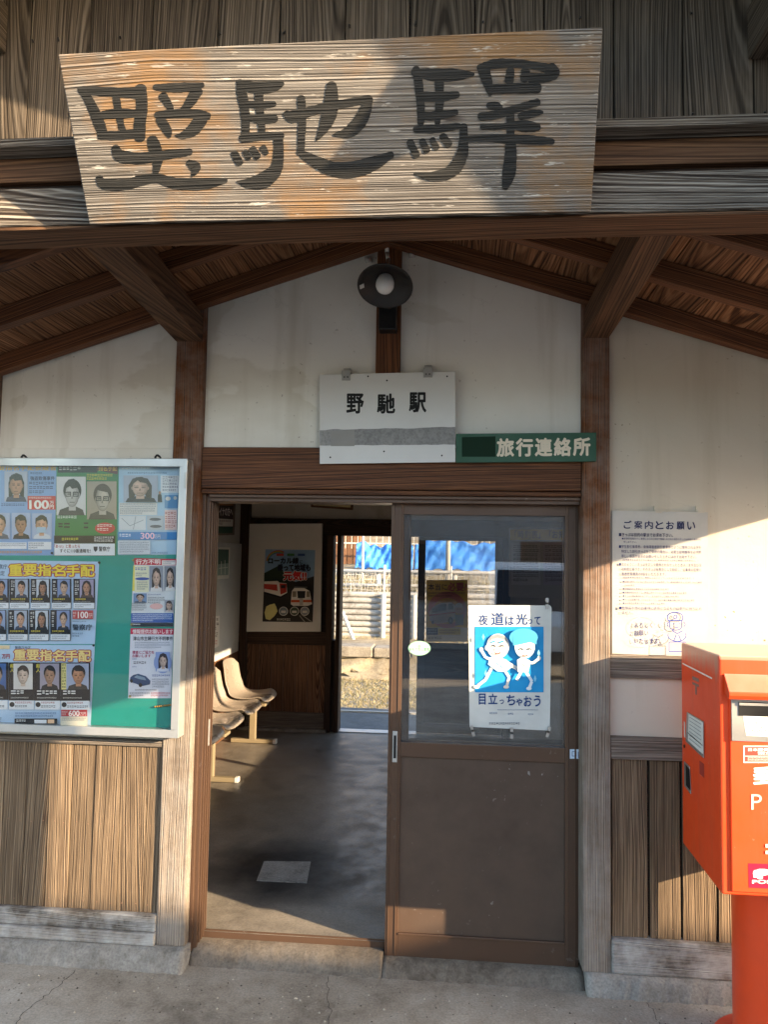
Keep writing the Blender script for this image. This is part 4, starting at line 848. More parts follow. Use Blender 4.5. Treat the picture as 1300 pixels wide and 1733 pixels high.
for x, y in ((818, 1077), (822, 1138), (905, 1147), (911, 1104)): f.poly([(x, y - 6), (x + 2.5, y), (x, y + 6), (x - 2.5, y)], '#79c0e2')
f.top('safety_poster', 'white road safety poster with a blue picture of two walkers, on the sliding door glass', 'poster')
clip(800, 1236, .25, 'small metal clip at the bottom left corner of the blue safety poster'); clip(866, 1240, 0, 'small metal clip under the middle of the blue safety poster'); clip(928, 1238, -.25, 'small metal clip at the bottom right corner of the blue safety poster'); clip(926, 1021, .0, 'small metal clip above the top right corner of the blue safety poster')
f = Flat('y', YD + .001); f.ell(710, 1097, 19, 12.5, '#7fae94', 36); f.ell(710, 1097, 17.6, 11.2, '#c3cdc4', 36); f.ell(710, 1093.5, 3, 3, '#8aa39a', 12); f.text('おもてなし宣言', 693, 1096, 727, 1101.5, '#2f9a6c', .01)
f.top('oval_sticker', 'small oval white sticker with green lettering on the door glass', 'sticker')
f = Flat('y', .081); f.rect(965, 1268, 983, 1284, '#cfdcea'); f.frame(968.5, 1271.5, 976, 1280, 1.0, '#4a6a96'); f.rect(979, 1272, 983, 1283, '#33508c'); f.top('blue_sticker', 'pale blue square sticker on the door rail beside the right post', 'sticker')

# cracks in the forecourt slab
AP = bpy.data.objects['apron']; M_crk = flat('#2b2620', .95)
def crack(pts, w, seed):
    r = random.Random(seed); P = [gz(x, y, GZ + .0012) for x, y in pts]; Q = []
    for a, b in zip(P, P[1:]):
        n = max(3, int((b - a).length / .015))
        for i in range(n): Q.append(a.lerp(b, i / n) + Vector((r.uniform(-.006, .006), r.uniform(-.006, .006), 0)))
    m = MB()
    for i in range(len(Q) - 1):
        d = (Q[i + 1] - Q[i]).normalized(); nn = Vector((-d.y, d.x, 0)); wa, wb = w * (.5 + .5 * math.sin(i * 1.7) ** 2), w * (.5 + .5 * math.sin((i + 1) * 1.7) ** 2)
        m.face([Q[i] - nn * wa, Q[i + 1] - nn * wb, Q[i + 1] + nn * wb, Q[i] + nn * wa])
    m.build('crack', M_crk, AP, weld=False)
crack([(128, 1642), (98, 1668), (70, 1690), (40, 1714), (18, 1740)], .0014, 1); crack([(556, 1652), (553, 1690), (560, 1712), (550, 1745)], .0011, 3); crack([(1096, 1695), (1112, 1722), (1120, 1745)], .0010, 4)

random.seed(77); m = MB(); M_grit = [flat('#8a8276', .95), flat('#5a5146', .95), flat('#a89f8e', .95)]
for i in range(420):
    px = random.uniform(-20, 1300); y0 = -.02 - abs(random.gauss(0, .16)); x0 = at(px, 1690, 0).x; r = random.uniform(.0012, .0045)
    c = Vector((x0, y0 - (.06 if x0 < -.95 else .03), GZ + r * .5)); k = [c + Vector((r * math.cos(a) * random.uniform(.7, 1.3), r * math.sin(a) * random.uniform(.7, 1.3), -r * .5)) for a in (0, 1.3, 2.6, 3.9, 5.2)]; t_ = c + Vector((0, 0, r * .5))
    mi = random.randrange(3)
    for j in range(5): m.face([k[j], k[(j + 1) % 5], t_], m=mi, off=(0, 0), rnd=.5)
o = m.build('grit', M_grit, None, weld=False); tag(o, 'grit and small chips of concrete scattered along the foot of the step', 'grit', kind='stuff')

# ================================================================== POLICE NOTICE BOARD
YF, YBK = -.062, -.026
bt, bb = at(318, 776, YF), at(300, 1250, YF); bxr, bz1, bz0, bxl = (bt.x + bb.x) / 2, bt.z, bb.z, -2.25
NBd = thing('notice_board', 'aluminium framed notice board with a green back, fixed on the wall left of the entrance', 'notice board', ((bxl + bxr) / 2, YF, bz0))
m = MB(); fw = .030
m.box(bxl, bxr, YF, .0, bz1 - fw, bz1); m.box(bxl, bxr, YF, .0, bz0, bz0 + fw); m.box(bxl, bxl + fw, YF, .0, bz0 + fw, bz1 - fw); m.box(bxr - fw, bxr, YF, .0, bz0 + fw, bz1 - fw)
m.build('frame', M_alu, NBd, bevel=.002)
m = MB(); m.box(bxl + fw, bxr - fw, YBK, -.004, bz0 + fw, bz1 - fw); m.build('backing', M_boardgreen, NBd)
m = MB(); m.box(bxl + fw, bxr - fw, YF + .012, YF + .015, bz0 + fw, bz1 - fw); m.build('glass_pane', M_glassb, NBd)
m = MB(); p = at(313, 813, YF - .001); m.box(p.x - .004, p.x + .004, YF - .004, YF, p.z - .03, p.z + .03); m.build('latch', M_steel, NBd, bevel=.001)
for x in (42, 268):
    p = at(x, 776, -.02); m = MB(); m.path([(p.x - .008, -.01, p.z - .02), (p.x - .01, -.03, p.z + .004), (p.x, -.034, p.z + .012), (p.x + .01, -.03, p.z + .004), (p.x + .012, -.02, p.z - .02)], .004, 8); m.build('hook', M_black, NBd, smooth=True)
m = MB(); a, b = at(262, 1196, YBK - .008), at(288, 1193, YBK - .008)
for i in range(9): q = a.lerp(b, i / 8); m.lathe(q - Vector((.0035, 0, 0)), (1, 0, 0), [(.0004, 0), (.0035, .0015), (.0042, .0035), (.0035, .0055), (.0004, .007)], 8)
m.build('chain', flat('#b98a3c', .35, .5, .7), NBd, smooth=True)
SK = ['#b98a6c', '#c99d80', '#a97c60', '#c4a48c', '#b5876a']
def sheet(y0pts, col, base=.0): f = Flat('y', YBK, base=.0008 + base); f.poly(y0pts, col); return f
GRP = 'police posters on the notice board'
def finish(f, label, parts):
    o = f.top('police_poster', label, 'poster', GRP)
    for a in parts:
        g = Flat('y', YBK, base=f.base); g.k = f.k; portrait(g, o, *a[0], **a[1])
    return o
Y_, R_d, WH, BKc = '#f2d23a', '#c0302c', '#e9edf0', '#15161a'
# 1: blue
f = sheet([(-75, 940), (93, 940), (95, 786), (-75, 786)], '#86a9d6')
f.text('重要指名手配被疑者', -16, 787, 95, 796, '#e7b93c', .012)
f.text('強盗致傷事件', 51, 806, 92, 813, '#1a2b58', .012); f.rows(51, 799, 92, 804, 1, '#27406f'); f.rows(49, 815, 92, 837, 3, '#24365f'); f.rows(2, 852, 43, 858, 1, '#2c4a80')
f.rect(46.5, 839.5, 94, 862.5, '#c9352e'); f.text('100', 50, 847, 82, 861, '#f4efe6', .02); f.text('万', 84, 848, 91, 854, '#f4efe6', .01); f.text('円', 84, 855, 91, 861, '#f4efe6', .01); f.rows(49, 841, 92, 845, 1, '#f0d9d2')
f.rect(-60, 918, 45, 929, WH); f.rect(48, 917, 87, 930, WH); f.rows(-58, 919, 44, 928, 3, '#5a6a86'); f.rows(49, 918, 74, 929, 3, '#3c4a66'); f.rows(-70, 932, 85, 938, 1, '#e0a050')
finish(f, 'blue wanted poster with one large and several small head pictures and 100万円 in red', [((8, 798, 47, 849), dict(bg='#b4bccb', kind=1, skin=SK[0], top='#3a3f58')), ((-16, 868, 17, 912), dict(bg='#a9b9d4', kind=0, skin=SK[1], top='#59606e')), ((20.5, 868, 52, 912), dict(bg='#a9b9d4', skin=SK[2], top='#23252d')), ((55, 869, 88, 912), dict(bg='#a9b9d4', kind=2, skin=SK[1], top='#cfd6dd'))])
# 2: green
f = sheet([(91, 940.5), (196, 940.5), (200.5, 786), (97, 786)], '#2a7a3e', .0012)
f.rect(98, 787, 165, 800, BKc); f.rows(100, 788.5, 162, 799, 1, '#d8d8d4'); f.poly([(164, 796), (199, 803), (199.5, 787), (164, 787)], '#5a1d1c'); f.text('指名手配', 167, 788, 198, 797, '#e3b93d', .012)
f.rows(147, 802, 192, 814, 2, '#d9c93c'); f.rows(97, 872.5, 155, 879, 1, '#dfe6dd'); f.rows(99, 884, 128, 899, 1, '#12161a'); f.rows(142, 883, 158, 899, 1, '#12161a')
f.ell(178, 894, 17, 9.5, '#c83a34'); f.rows(165, 887, 192, 900, 2, '#f1dcd6'); f.rect(92, 906.5, 195, 919.5, '#17181a'); f.rows(105, 910, 150, 916, 1, '#d8d23a'); f.rows(160, 908, 193, 918, 2, '#e4e4e0'); f.rect(92.5, 920, 195, 940, '#e7ebee')
f.text('「あっ!」と思ったら', 92.5, 921.5, 136, 927.5, '#a6352f', .012); f.text('すぐに110番通報を!', 102, 929, 154, 935.5, '#2b2222', .012); f.text('警察庁', 168, 925, 187, 933, '#1e2632', .01); f.poly([(159, 925), (166, 925), (165.5, 931), (162.5, 934), (159.5, 931)], '#2a3340')
finish(f, 'green wanted poster with two black and white pictures of a man in glasses', [((96.5, 807, 146, 872), dict(bg='#d5d5d2', kind=3, skin='#b9b6b1', top='#3b3b3c', hair='#0e0e0e')), ((148, 815, 198, 879), dict(bg='#a69a86', kind=3, skin='#b5aa9a', top='#4c463e', hair='#4b3d30'))])
# 3: pale blue
f = sheet([(200, 939.5), (298, 938.5), (304, 786), (201, 786)], '#a9cbe2', .0005)
f.rows(206, 788, 300, 796, 1, '#dfe9f0'); f.rows(216, 799, 292, 803, 1, '#3a5a80'); f.rect(292 - 20, 805, 303, 834, '#dfe3e6'); f.rows(275, 806, 301, 833, 5, '#5f6d80'); f.rect(202, 851, 266, 872, '#dcdcd8'); f.rows(203, 852, 264, 871, 5, '#6f7a88')
f.rect(202, 873, 247, 897, '#d7dde0'); f.line([(206, 877), (220, 890), (243, 880)], .8, '#7c8a96'); f.line([(230, 874), (226, 896)], .8, '#7c8a96'); f.rect(249, 873, 277, 897, '#b9c3cb'); f.ell(263, 879, 10, 2.6, '#59616d', 16); f.ell(264, 891, 10, 2.6, '#59616d', 16); f.rect(279, 863, 300, 897, '#e3c9c4'); f.rows(280, 866, 299, 895, 4, '#b06a62')
f.rect(279, 838, 302, 860, '#5d93bf'); f.ell(285, 844, 4.5, 3.5, '#d6d6cf', 14); f.ell(297, 843, 3, 3, '#c9c9c2', 14); f.poly([(267, 850), (275, 850), (274, 838), (271, 834), (268, 838)], '#2f333c'); f.ell(271, 834, 2.2, 3, '#a98a78', 10)
f.rect(200.5, 900.5, 300, 913.5, '#3b86c4'); f.rows(203, 903, 226, 911, 1, '#dcebf6'); f.text('300', 239, 902, 262, 912, '#f0c8dc', .014); f.text('万円', 262.5, 905, 272, 911.5, '#e7eef4'); f.rect(200.5, 915, 255, 938, '#cfd9e2'); f.rows(203, 917, 253, 936, 5, '#6d7c90'); f.rows(258, 934, 296, 938, 1, '#5a7ba0')
finish(f, 'pale blue reward poster with a young woman, a map, two cars and 300万円', [((210, 805, 268, 850), dict(bg='#aab4c4', kind=1, skin='#c9ab98', top='#2b313c', hair='#3a302b'))])
# 4: wanted poster, upper
def wanted_cells(cells, y0, yp, y1, y2):
    ps = []
    for i, (xa, xb) in enumerate(cells):
        f.rect(xa, y0, xb, y2, BKc); f.k -= 1
    f.k += 1
    for i, (xa, xb) in enumerate(cells):
        w = xb - xa; f.rows(xa + w * .08, y0 + 3, xa + w * .26, yp - 3, 4, '#dcdcd8'); f.k -= 1; f.rows(xa + w * .1, yp + 1.2, xb - w * .2, yp + 5.5, 1, '#e2cf45'); f.k -= 1; f.rows(xa + w * .06, yp + 6.5, xb - w * .06, y1 - 1, 1, '#cfcfcc'); f.k -= 1; f.rect(xa + .6, y1, xb - .6, y2 - .8, '#e3e9ee'); f.k += 1; f.rows(xa + w * .08, y1 + 2, xb - w * .15, y2 - 2, 2, '#5b6674'); f.k -= 1
        ps.append(((xa + w * .34, y0 + 1, xb - .8, yp), dict(bg=['#8fa4c8', '#a8b4c6', '#c3ccd6', '#7f93bd', '#9d97b4'][i % 5], skin=SK[i % 5], top=['#24262c', '#3a4458', '#1a1a1c', '#2d3340', '#4a3c38'][i % 5], kind=[0, 0, 1, 0, 1][i % 5])))
    f.k += 2; return ps
f = sheet([(-60, 1090), (160.5, 1090), (168, 950.5), (-60, 947)], '#b6d2ec', .0018)
f.text('警察庁', -10, 955, 12, 963, '#3a4a60', .008); f.text('指定', -6, 966, 8, 974, '#3a4a60', .008)
for i, ch in enumerate('重要指名手配'):
    x = 15.5 + i * 24.4; f.text(ch, x, 955 + i * .3, x + 22.5, 974 + i * .3, '#a83232', .055); f.text(ch, x, 955 + i * .3, x + 22.5, 974 + i * .3, '#f0d83c', .016)
ps = wanted_cells([(-18, 16), (17, 50.5), (53, 86), (88.5, 121.5), (125, 161.5)], 979.5, 1011, 1020, 1030.5)
ps += wanted_cells([(-21, 12.5), (15.5, 49), (51, 84.5), (87, 121)], 1032, 1065, 1073, 1084)
f.rect(125, 1032.5, 159.5, 1047, '#b53538'); f.text('100', 134, 1035, 151, 1045.5, '#f4eae4', .016); f.text('万円', 152, 1038, 158.5, 1045, '#f4eae4'); f.rows(126, 1035, 133, 1046, 2, '#f0d9d2'); f.text('警察庁', 125, 1056, 158, 1066, '#26323f', .01); f.rows(125, 1050, 158, 1053, 1, '#50607a'); f.rows(125, 1070, 144, 1078, 2, '#50607a')
finish(f, 'pale blue wanted poster with two rows of head pictures under a yellow and red heading', ps)
# 5: wanted poster, lower
f = sheet([(-70, 1232), (153, 1232), (160.5, 1091.5), (-70, 1091)], '#b9d4ec', .0010)
f.text('警察庁指定', 25, 1089.5 + 4, 52, 1095 + 3, '#3a4a60', .006)
for i, ch in enumerate('重要指名手配'):
    x = 23.5 + i * 22; f.text(ch, x, 1099 + i * .4, x + 20.3, 1117 + i * .4, '#a83232', .055); f.text(ch, x, 1099 + i * .4, x + 20.3, 1117 + i * .4, '#f2d98c', .016)
f.text('万円', 4, 1107, 17, 1114, '#a83232', .02); f.rect(-60, 1085 + 7, 17, 1098, '#e7d4a8'); f.rows(-40, 1093, 16, 1097.5, 1, '#80704a')
ps = []
for i, (xa, xb) in enumerate([(-26, 15), (16, 60), (60.5, 104.5), (105, 154.5)]):
    f.rect(xa, 1120.5, xb, 1184 + i * .8, BKc); f.k += 0
    if i < 3: f.text('殺\n人', xa + 2.5, 1123, xa + 9, 1137, '#e7d34a', .01)
    else: f.rect(xa + 1, 1122, xa + 9.5, 1166, '#e8dc8a'); f.rows(xa + 2, 1123, xa + 8.5, 1165, 8, '#2b2a20')
    f.rows(xa + 4, 1167, xb - 4, 1178, 1, '#e6e6e2'); f.rows(xa + 4, 1179, xb - 4, 1182, 1, '#cfcfca'); f.rect(xa + .8, 1185, xb - .8, 1200, '#e6ebee'); f.ell(xa + 6, 1191.5, 4.3, 4.3, '#1a1c22', 16); f.rows(xa + 11, 1186.5, xb - 3, 1191, 1, '#a8403a'); f.rows(xa + 11, 1192.5, xb - 3, 1198, 1, '#3a4048')
    ps.append(((xa + (10.5 if i else 9), 1122, xb - 1.2, 1165.5), dict(bg=['#3f66a0', '#d9d6cf', '#9f98a6', '#a3adc4'][i], skin=['#c4a48c', '#cdb7a4', '#a98268', '#b98462'][i], top=['#26282e', '#d9d4cc', '#2b2a2c', '#37332f'][i], hair=['#15120f', '#4a3a2c', '#17130f', '#2a221c'][i])))
f.rect(106, 1200, 150, 1211, '#b53538'); f.text('600', 119, 1201.5, 137, 1210.5, '#f4eae4', .016); f.text('万円', 138, 1204, 148, 1210, '#f4eae4'); f.rows(107, 1202, 117, 1210, 2, '#f0d9d2'); f.rect(105, 1211.5, 150.5, 1227, '#e6e0c8'); f.rows(107, 1213, 148, 1219, 2, '#50546a')
f.text('庁', -2, 1212, 6, 1220, '#26323f'); f.rows(29, 1204, 98, 1213, 2, '#4a6a9c'); f.rect(28, 1214.5, 100, 1223.5, '#17181c'); f.rows(31, 1216, 60, 1222, 1, '#e9e9e4'); f.rect(61.5, 1216.5, 82, 1222.5, WH); f.rect(84, 1216, 95, 1222.5, '#f0c8a0')
finish(f, 'pale blue wanted poster with a row of four large head pictures and 600万円 in red', ps)
# 6, 7: missing persons
f = sheet([(221, 1060.5), (293, 1060.5), (299, 946), (227, 944.5)], '#dde3e6', .0014)
f.poly([(227, 956), (298, 957), (299, 946), (227, 944.5)], '#c43248'); f.text('行方不明', 230, 946.5, 271, 955, '#f3e6e4', .014); f.rect(274, 948.5, 297, 956, '#eeeae6'); f.rows(275, 949.5, 296, 955, 2, '#6a4040'); f.poly([(224, 1000), (229, 1000), (230, 957), (226, 957)], '#e4d95a'); f.rect(228, 957.5, 252, 1002, '#e7e6c4'); f.rows(229, 960, 251, 967, 1, '#2b50a0'); f.rows(230, 969, 250, 976, 2, '#54607a'); f.ell(241, 979.5, 12, 2.6, '#2b50a0', 16); f.rows(232, 984, 250, 999, 4, '#66707c')
f.rows(251, 1005, 293, 1008, 1, '#3b5aa0'); f.rows(251, 1010, 280, 1022, 3, '#6a7482'); f.ell(265, 1026, 11, 5, '#e6b7b2', 18); f.rows(224, 1020, 248, 1034, 4, '#6a7482')
f.rect(222.5, 1037.5, 294, 1053.5, '#2c5dab'); f.rows(225, 1039, 292, 1052, 4, '#dbe6f2'); f.rect(222, 1054, 293.5, 1060, '#30363c'); f.rows(224, 1055, 250, 1059, 1, '#e4e4e0')
finish(f, 'white missing person poster with a red heading and pictures of a young woman in white', [((253.5, 958, 276.5, 1001), dict(bg='#8d96a4', kind=1, skin='#c9ab98', top='#dcdcdc', hair='#26211f')), ((279, 958, 298, 1000), dict(bg='#8a8f98', kind=1, skin='#c9ab98', top='#e2e2e0', hair='#2b2422')), ((226.5, 1004, 249, 1020), dict(bg='#6f8fb8', skin='#b9a090', top='#40566e')), ((279, 1015, 295, 1036), dict(bg='#a7adb6', kind=1, skin='#c9ab98', top='#cfc8c8', hair='#463c3c'))])
f = sheet([(216.5, 1181.5), (289, 1181.5), (294, 1064), (221, 1063)], '#dfe1ea', .0008)
f.poly([(220.5, 1073), (293.5, 1074), (294, 1064), (221, 1063)], '#c62f50'); f.text('情報提供お願いします', 224.5, 1065, 292.5, 1072.5, '#f3e6e4', .012); f.text('津山市主婦行方不明事件', 225.5, 1077, 292.5, 1084, '#2c2c34', .01); f.rows(228, 1086, 288, 1098, 3, '#8b93a8'); f.text('捜査にご協力を', 224, 1101, 261, 1106.5, '#b03560', .01); f.text('お願いします', 224, 1107.5, 255, 1112.5, '#b03560', .01); f.rows(224, 1114, 237, 1117, 1, '#3b5aa0'); f.rows(226, 1119, 258, 1125, 1, '#4a4650'); f.rows(224, 1127, 237, 1130, 1, '#7a86b0')
f.poly([(219.5, 1153), (221, 1146), (226, 1142), (234, 1140), (247, 1144), (255, 1152), (254, 1158), (240, 1161), (231, 1157)], '#2a476e'); f.poly([(227, 1146), (232, 1142.5), (245, 1146), (248, 1151), (236, 1149)], '#7f99ae'); f.ell(238, 1159, 3, 3.6, '#14161a', 14); f.ell(223, 1152, 2.2, 3.2, '#14161a', 14); f.rows(258, 1141, 288, 1146, 1, '#4a68a8'); f.rows(258, 1148, 287, 1164, 4, '#7a8296'); f.rows(229, 1166, 282, 1169, 1, '#3a3a44'); f.rows(220, 1171, 254, 1179, 2, '#6a7286'); f.rows(256, 1171, 288, 1179, 2, '#c0526a')
f.ell(276, 1121, 15, 18, '#8fa3d4', 28)
finish(f, 'white appeal poster with a pink heading, an oval picture and a small blue car', [((264, 1103, 288, 1136), dict(bg='#8fa3d4', kind=1, skin='#cbb0a0', top='#d6dae8', hair='#3a3038'))])
random.seed(4)
for i, (x, y) in enumerate(((88, 936), (168, 952), (158.5, 1092), (153, 1230), (220, 1178), (223, 1057), (226, 948), (298, 1066))):
    p = at(x, y, YBK - .004); m = MB(); m.lathe(p, (0, -1, 0), [(.0035, 0), (.0035, .003), (.0048, .004), (.004, .006), (.0004, .0065)], 12)
    m.top('push_pin', M_black if i < 4 else flat('#9a8a5a', .4, .5, .5), ['dark push pin at the lower right corner of the blue wanted poster', 'dark push pin at the top right corner of the upper wanted poster', 'dark push pin where the two large wanted posters meet', 'dark push pin at the lower right corner of the lower wanted poster', 'brass push pin at the lower left corner of the appeal poster', 'brass push pin at the lower left corner of the missing person poster', 'brass push pin at the top left corner of the missing person poster', 'brass push pin at the top right corner of the appeal poster'][i], 'push pin', p, 'push pins on the notice board')

# ================================================================== INSIDE THE WAITING ROOM
M_chairdark = painted('seat_edge', (.20, .14, .10, 1), .35)
BE = thing('seat_bench', 'row of glossy beige moulded seats along the left wall of the waiting room', 'bench', (-1.5, 2.3, .13))
PRF = [(x - .03, z - .055) for x, z in [(-1.705, .838), (-1.70, .80), (-1.69, .735), (-1.672, .665), (-1.650, .61), (-1.615, .565), (-1.56, .542), (-1.49, .540), (-1.42, .550), (-1.37, .560), (-1.345, .556), (-1.332, .535)]]
def seat_shell(yc):
    m = MB(); NW = 12; rows = []
    for i, (x, z) in enumerate(PRF):
        row = []; t = i / (len(PRF) - 1)
        for k in range(NW + 1):
            u = k / NW * 2 - 1; w = .205 * (1 - .10 * max(0, 1 - t * 5)); e = abs(u) ** 3
            dx = .045 * e * (1 if t < .45 else 0) * (1 - t); dz = .028 * e * (t > .35) - (.05 * abs(u) ** 6 if t < .02 else 0) - (.012 * abs(u) ** 6 if t > .9 else 0)
            row.append(Vector((x + dx - (.02 * abs(u) ** 8 if t > .8 else 0), yc + u * w, z + dz)))
        rows.append(row)
    for a, b in zip(rows, rows[1:]):
        for k in range(NW): m.face([a[k], a[k + 1], b[k + 1], b[k]], (1, 0, 0), 0, (0, 0), .5)
    o = m.build('seat', M_seat, BE, smooth=True); s = o.modifiers.new('t', 'SOLIDIFY'); s.thickness = .011; s.offset = -1
    s2 = o.modifiers.new('s', 'SUBSURF'); s2.levels = 1; s2.render_levels = 2; return o
for yc in (1.62, 2.06, 2.54, 3.02): seat_shell(yc)
m = MB(); m.box(-1.56, -1.50, 1.35, 3.2, .44, .48, (0, 1, 0)); m.build('rail', M_leg, BE, bevel=.004)
for y in (2.06, 3.12):
    m = MB(); m.box(-1.555, -1.505, y - .02, y + .02, .158, .44); m.box(-1.70, -1.36, y - .022, y + .022, .13, .160); m.box(-1.60, -1.42, y - .06, y + .06, .42, .44)
    lg = m.build('leg', M_leg, BE, bevel=.005)
    k = MB(); k.box(-1.365, -1.34, y - .024, y + .024, .129, .162); k.build('end_cap', M_whitepanel, lg, bevel=.004)
# white display board with the railway poster
YI = 3.56
m = MB(); m.prism([at(405, 1069, YI), at(542.5, 1069, YI), at(545.5, 886, YI), at(416, 886.5, YI)], (0, .03, 0)); o = m.top('display_board', M_whitepanel, 'plain white display board on the back wall, holding the railway poster', 'display board', at(475, 1069, YI), bevel=.003)
f = Flat('y', YI - .001, step=.0004)
f.poly([(444, 1052), (529, 1053), (533.5, 931), (449, 929.5)], '#8fb4d8')
f.poly([(444, 1052), (529, 1053), (531.5, 975), (500, 985), (470, 968), (447, 975)], '#33302f'); f.poly([(446, 1000), (447, 970), (470, 958), (484, 972), (490, 995), (470, 1008)], '#2b3a2c')
for r, c in ((20, '#c65a4c'), (18.6, '#d9a648'), (17.2, '#7fae62'), (15.8, '#5d86b8')): f.line(arc(471, 951, r, r * .95, 185, 300, 14), 1.5, c)
f.text('ローカル線', 455, 944, 506, 954, '#0f1730', .03); f.text('に', 508, 948, 513, 954, '#0f1730', .01); f.text('乗って地域も', 471, 955, 526, 966, '#0f1730', .03); f.text('元気!!', 481, 967, 519, 982, '#f0e8e4', .06); f.text('元気!!', 481, 967, 519, 982, '#c3202a', .03)
for x, c in ((469, '#c3473c'), (487, '#3c7a4a'), (505, '#3a5f9c')): f.rect(x, 937, x + 12, 941, c)
f.poly([(448, 984), (471, 983), (474, 986), (486, 987), (487, 1003), (476, 1009), (448, 1001)], '#e9e2d8'); f.poly([(448, 988), (470, 989), (471, 1000), (448, 996)], '#b93b30'); f.poly([(474, 987), (486, 988), (486, 1002), (476, 1006)], '#c23a31'); f.rect(476.5, 990, 484, 995.5, '#241f20'); f.poly([(448, 1001), (476, 1009), (487, 1003), (487, 1006), (476, 1012), (448, 1004)], '#1c1a1a')
f.poly([(493, 1022), (495, 1000), (499, 995), (516, 995), (525, 1000), (529, 1022), (522, 1025), (497, 1025)], '#e7e3dc'); f.poly([(504, 1000), (518, 1000), (517, 1012), (505, 1012)], '#20242a'); f.rect(496, 1000.5, 502.5, 1010, '#8a7f6d'); f.rect(520, 1000.5, 525, 1010, '#8a7f6d'); f.poly([(494, 1015), (528, 1015), (528.5, 1019), (493.6, 1019)], '#d0592e'); f.rect(508, 1012, 514, 1024, '#b9b4ac'); f.rect(499, 992.5, 521, 995, '#6b6a68')
f.poly([(449, 1036), (452, 1026), (458, 1023), (466, 1021), (469, 1027), (471, 1034), (466, 1042), (458, 1049), (451, 1047)], '#d8cf8a')
for x, c in ((481, '#7d8a8f'), (499.5, '#4a5a48'), (517, '#8d9298')): f.ell(x, 1034, 7.6, 7.6, '#e6e3dc', 24); f.ell(x, 1034, 6.6, 6.6, c, 24); f.rect(x - 4, 1033, x + 4, 1037, '#d9d6cf')
f.line([(508, 1041), (518, 1053)], 1.6, '#9a958c'); f.line([(512, 1040), (529, 1052)], 1.6, '#9a958c'); f.rows(470, 1046, 505, 1051, 1, '#d9d4c8')
f.top('railway_poster', 'local railway poster with a rainbow and two red trimmed trains on the display board', 'poster')
# back wall certificate
m = MB(); q = [at(526, 858, 3.50), at(597, 863, 3.50), at(600, 826, 3.50), at(524, 822, 3.50)]
m.prism(q, (0, .025, 0)); CF = thing('certificate', 'framed certificate hung high above the white display board', 'certificate', q[0]); m.build('frame', M_inwood, CF, bevel=.003)
f = Flat('y', 3.497, base=.002); f.poly([(530, 855), (593.5, 859), (594.5, 842), (530, 838)], '#cdbf93'); f.rows(536, 842, 588, 856, 3, '#6f6450'); f.build('paper', CF)
# left wall: grey board, photo, poster, flyer
XW = -1.772
def wallpoly(pts): return [gx(x, y, XW) for x, y in pts]
m = MB(); m.prism(wallpoly([(340, 1131), (403, 1101.5), (409, 920.5), (340, 914.5)]), (-.025, 0, 0), (0, 1, 0)); m.top('grey_board', M_grayboard, 'plain grey display board on the left wall over the seats', 'display board', gx(380, 1110, XW), bevel=.003)
f = Flat('x', XW + .001, step=.0004); f.poly([(366, 980.5), (387.5, 979), (389, 926.5), (367.5, 926)], '#d9d7d0'); f.poly([(368, 974), (386, 973), (387, 930), (369, 929.5)], '#3c5a50'); f.poly([(368, 974), (386, 973), (386.5, 953), (368.5, 955)], '#8fa39c'); f.line([(370, 962), (385, 960)], 1.2, '#d9dcd6'); f.line([(374, 972), (374, 950)], .8, '#e3e3dd'); f.line([(380, 972), (380, 948)], .8, '#e3e3dd')
f.top('small_photo', 'small dark green photograph with a white border on the grey board', 'photograph')
f = Flat('x', XW + .001, step=.0004); f.poly([(358, 1100), (370.5, 1093), (371.5, 1042), (359, 1043)], '#d6d4d2'); f.rows(361, 1046, 370, 1068, 3, '#4a4a50'); f.rows(361, 1070, 369, 1080, 2, '#3a3a40'); f.rows(361, 1083, 368.5, 1092, 2, '#b8463c')
f.top('white_flyer', 'narrow white flyer with black and red print, low on the grey board', 'flyer')
m = MB(); m.prism(wallpoly([(330, 907), (396.5, 905.5), (399, 838), (330, 838)]), (-.025, 0, 0), (0, 1, 0)); PF = thing('framed_poster', 'dark green framed poster with red and white lettering at the top of the left wall', 'poster', gx(380, 905, XW)); m.build('frame', M_bronze, PF, bevel=.003)
f = Flat('x', XW + .001, step=.0004); f.poly([(340, 903), (393, 902), (395, 840), (340, 840)], '#3b2a22'); f.poly([(340, 903), (393, 902), (393.5, 892), (340, 891)], '#1f4a3a'); f.poly([(340, 890), (393.5, 891), (394, 879), (340, 876)], '#d9d6cf'); f.text('ウクライナの方へ', 356, 858, 393, 873, '#e9dcd6', .02); f.rows(364, 880, 390, 889, 2, '#7a3a3a'); f.poly([(362, 855), (394, 856), (394.5, 843), (363, 843)], '#a06a3c')
f.build('sheet', PF)
